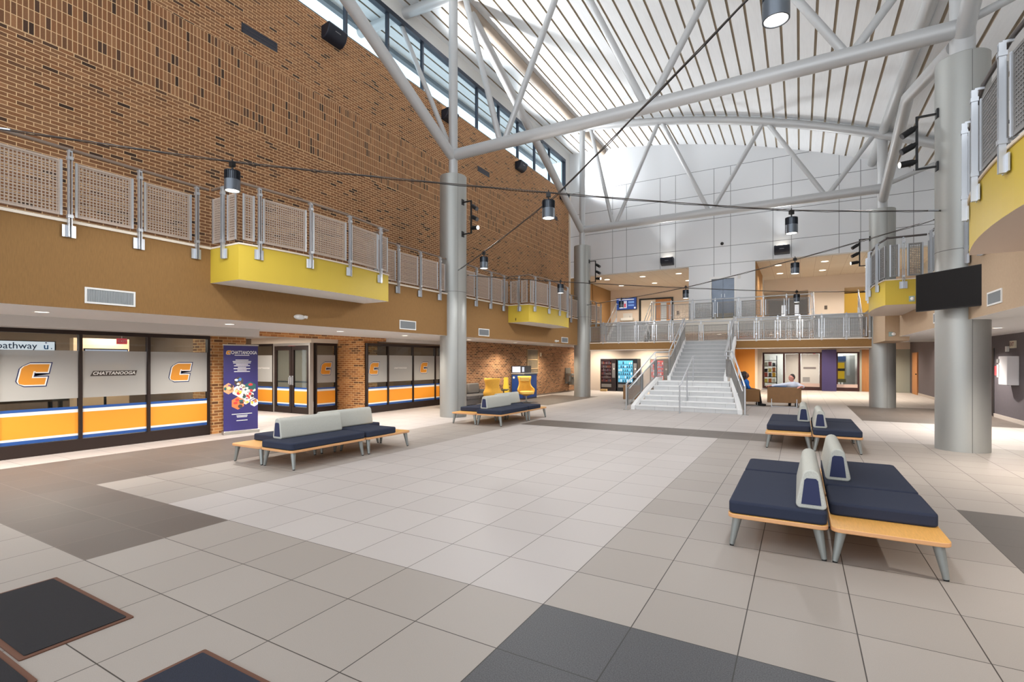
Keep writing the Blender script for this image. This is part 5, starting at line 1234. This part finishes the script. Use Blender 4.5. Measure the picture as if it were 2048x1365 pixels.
for i in range(34):
    a, z = rnd.uniform(0, 2 * PI), rnd.uniform(.94, 1.25); rr = .11 if z < 1.2 else .07
    y = -.06 - abs(math.sin(a)) * .07
    hp.append(((rr * math.cos(a), y, z), (rr * math.cos(a), y, z), .026, .026))
soft('hair', hp, M('hair_black', (30, 24, 24), .7), bd, .012, 1)
soft('blue_top', [((-.14, 0, .87), (.14, 0, .87), .092, .092), ((0, 0, .85), (0, -.02, .56), .15, .148), ((.19, -.02, .88), (.245, .10, .67), .06, .055), ((-.19, -.02, .88), (-.255, .06, .66), .06, .055)], M('top_blue', (16, 92, 172), .85), bd)
soft('trousers', [((-.09, 0, .53), (.09, 0, .53), .135, .135), ((.10, .02, .52), (.13, .43, .505), .098, .078), ((.13, .43, .50), (.13, .50, .12), .074, .062), ((-.10, .02, .52), (-.10, .43, .505), .098, .078), ((-.10, .43, .50), (-.10, .46, .12), .074, .062)], M('trousers_black', (24, 22, 24), .9), bd)
for x, y in ((.13, .50), (-.10, .46)): soft('shoe', [((x, y - .03, .05), (x, y + .17, .035), .048, .038)], M('shoe_black', (18, 18, 20), .5), bd)
tag(obj('paper_sheet', MB().box(-.11, -.15, 0, .11, .15, .004).xf(Matrix.Translation((-1.22, 21.05, .64)) @ Matrix.Rotation(.5, 4, 'Z')), M('paper', (240, 238, 234), .7)), 'white sheet of paper in the hands of the woman in blue', 'paper')

# reclining man: local x runs along the sofa, local +y away from the viewer
t = person('man in a pale shirt leaning back on the sofa, one arm along its back', (-.47, 20.96, 0), .03)
hc, eyes, mouth = head(t, (.21, -.06, 1.05), (-.75, -.55, 0), SKIN_P, None, None, None, [])
body = hc + [((.24, -.06, .86), (.22, -.06, .98), .055, .052), ((.10, -.10, .80), (.38, .0, .80), .085, .085), ((.24, -.02, .78), (.22, .08, .54), .15, .145), ((.14, .08, .52), (.32, .10, .52), .12, .12),
    ((.16, .10, .50), (.12, .50, .50), .09, .07), ((.12, .50, .50), (.16, .42, .10), .065, .045), ((.32, .10, .50), (.34, .50, .50), .09, .07), ((.34, .50, .50), (.38, .44, .10), .065, .045),
    ((.08, -.14, .82), (-.20, -.25, .78), .052, .045), ((-.20, -.25, .78), (-.46, -.31, .765), .042, .03), ((.42, -.02, .80), (.56, -.16, .74), .052, .046), ((.56, -.16, .74), (.50, -.32, .755), .042, .032)]
body += hand((-.46, -.31, .765), (-1, -.1, .02), (0, 1, 0), (0, 0, -1)) + hand((.50, -.32, .755), (-.5, -.6, -.1), (1, -.3, 0), (0, 0, -1))
bd = soft('body', body, SKIN_P, t, .011)
for e_ in eyes: obj('eye', e_, M('eye_dark', (30, 24, 22)), bd)
obj('mouth', mouth, M('lip', (120, 60, 58)), bd)
soft('hair', [((.225, -.045, 1.105), (.235, -.04, 1.12), .088, .085), ((.27, -.01, 1.08), (.27, -.01, 1.04), .06, .05), ((.26, -.07, 1.11), (.27, -.06, 1.08), .06, .055)], M('hair_dark', (44, 36, 34), .7), bd, .01, 2)
soft('shirt', [((.10, -.10, .80), (.39, .0, .80), .10, .10), ((.24, -.02, .78), (.22, .08, .55), .168, .162), ((.08, -.14, .82), (-.20, -.25, .785), .07, .062), ((-.20, -.25, .785), (-.40, -.30, .77), .058, .046), ((.42, -.02, .80), (.56, -.16, .745), .07, .06)], M('shirt_pale_blue', (214, 220, 236), .85), bd)
soft('trousers', [((.14, .08, .52), (.32, .10, .52), .135, .135), ((.16, .10, .51), (.12, .51, .505), .102, .082), ((.12, .51, .50), (.16, .42, .12), .078, .062), ((.32, .10, .51), (.34, .51, .505), .102, .082), ((.34, .51, .50), (.38, .44, .12), .078, .062)], M('trousers_dark', (34, 34, 42), .9), bd)
for x, y in ((.16, .42), (.38, .44)): soft('shoe', [((x, y - .05, .05), (x - .02, y + .17, .035), .05, .04)], M('shoe_black', (18, 18, 20)), bd)
tag(soft('jacket', [((-.52, -.31, .745), (.0, -.31, .745), .028, .03), ((-.5, -.25, .74), (-.05, -.25, .745), .03, .03)], M('jacket_slate', (92, 110, 140), .9), None, .012), 'slate blue jacket draped on the sofa back under the arm of the man', 'jacket')
j = bpy.data.objects['jacket']; j.location = (-.44, 20.96, .006); j.rotation_euler = (0, 0, .03)
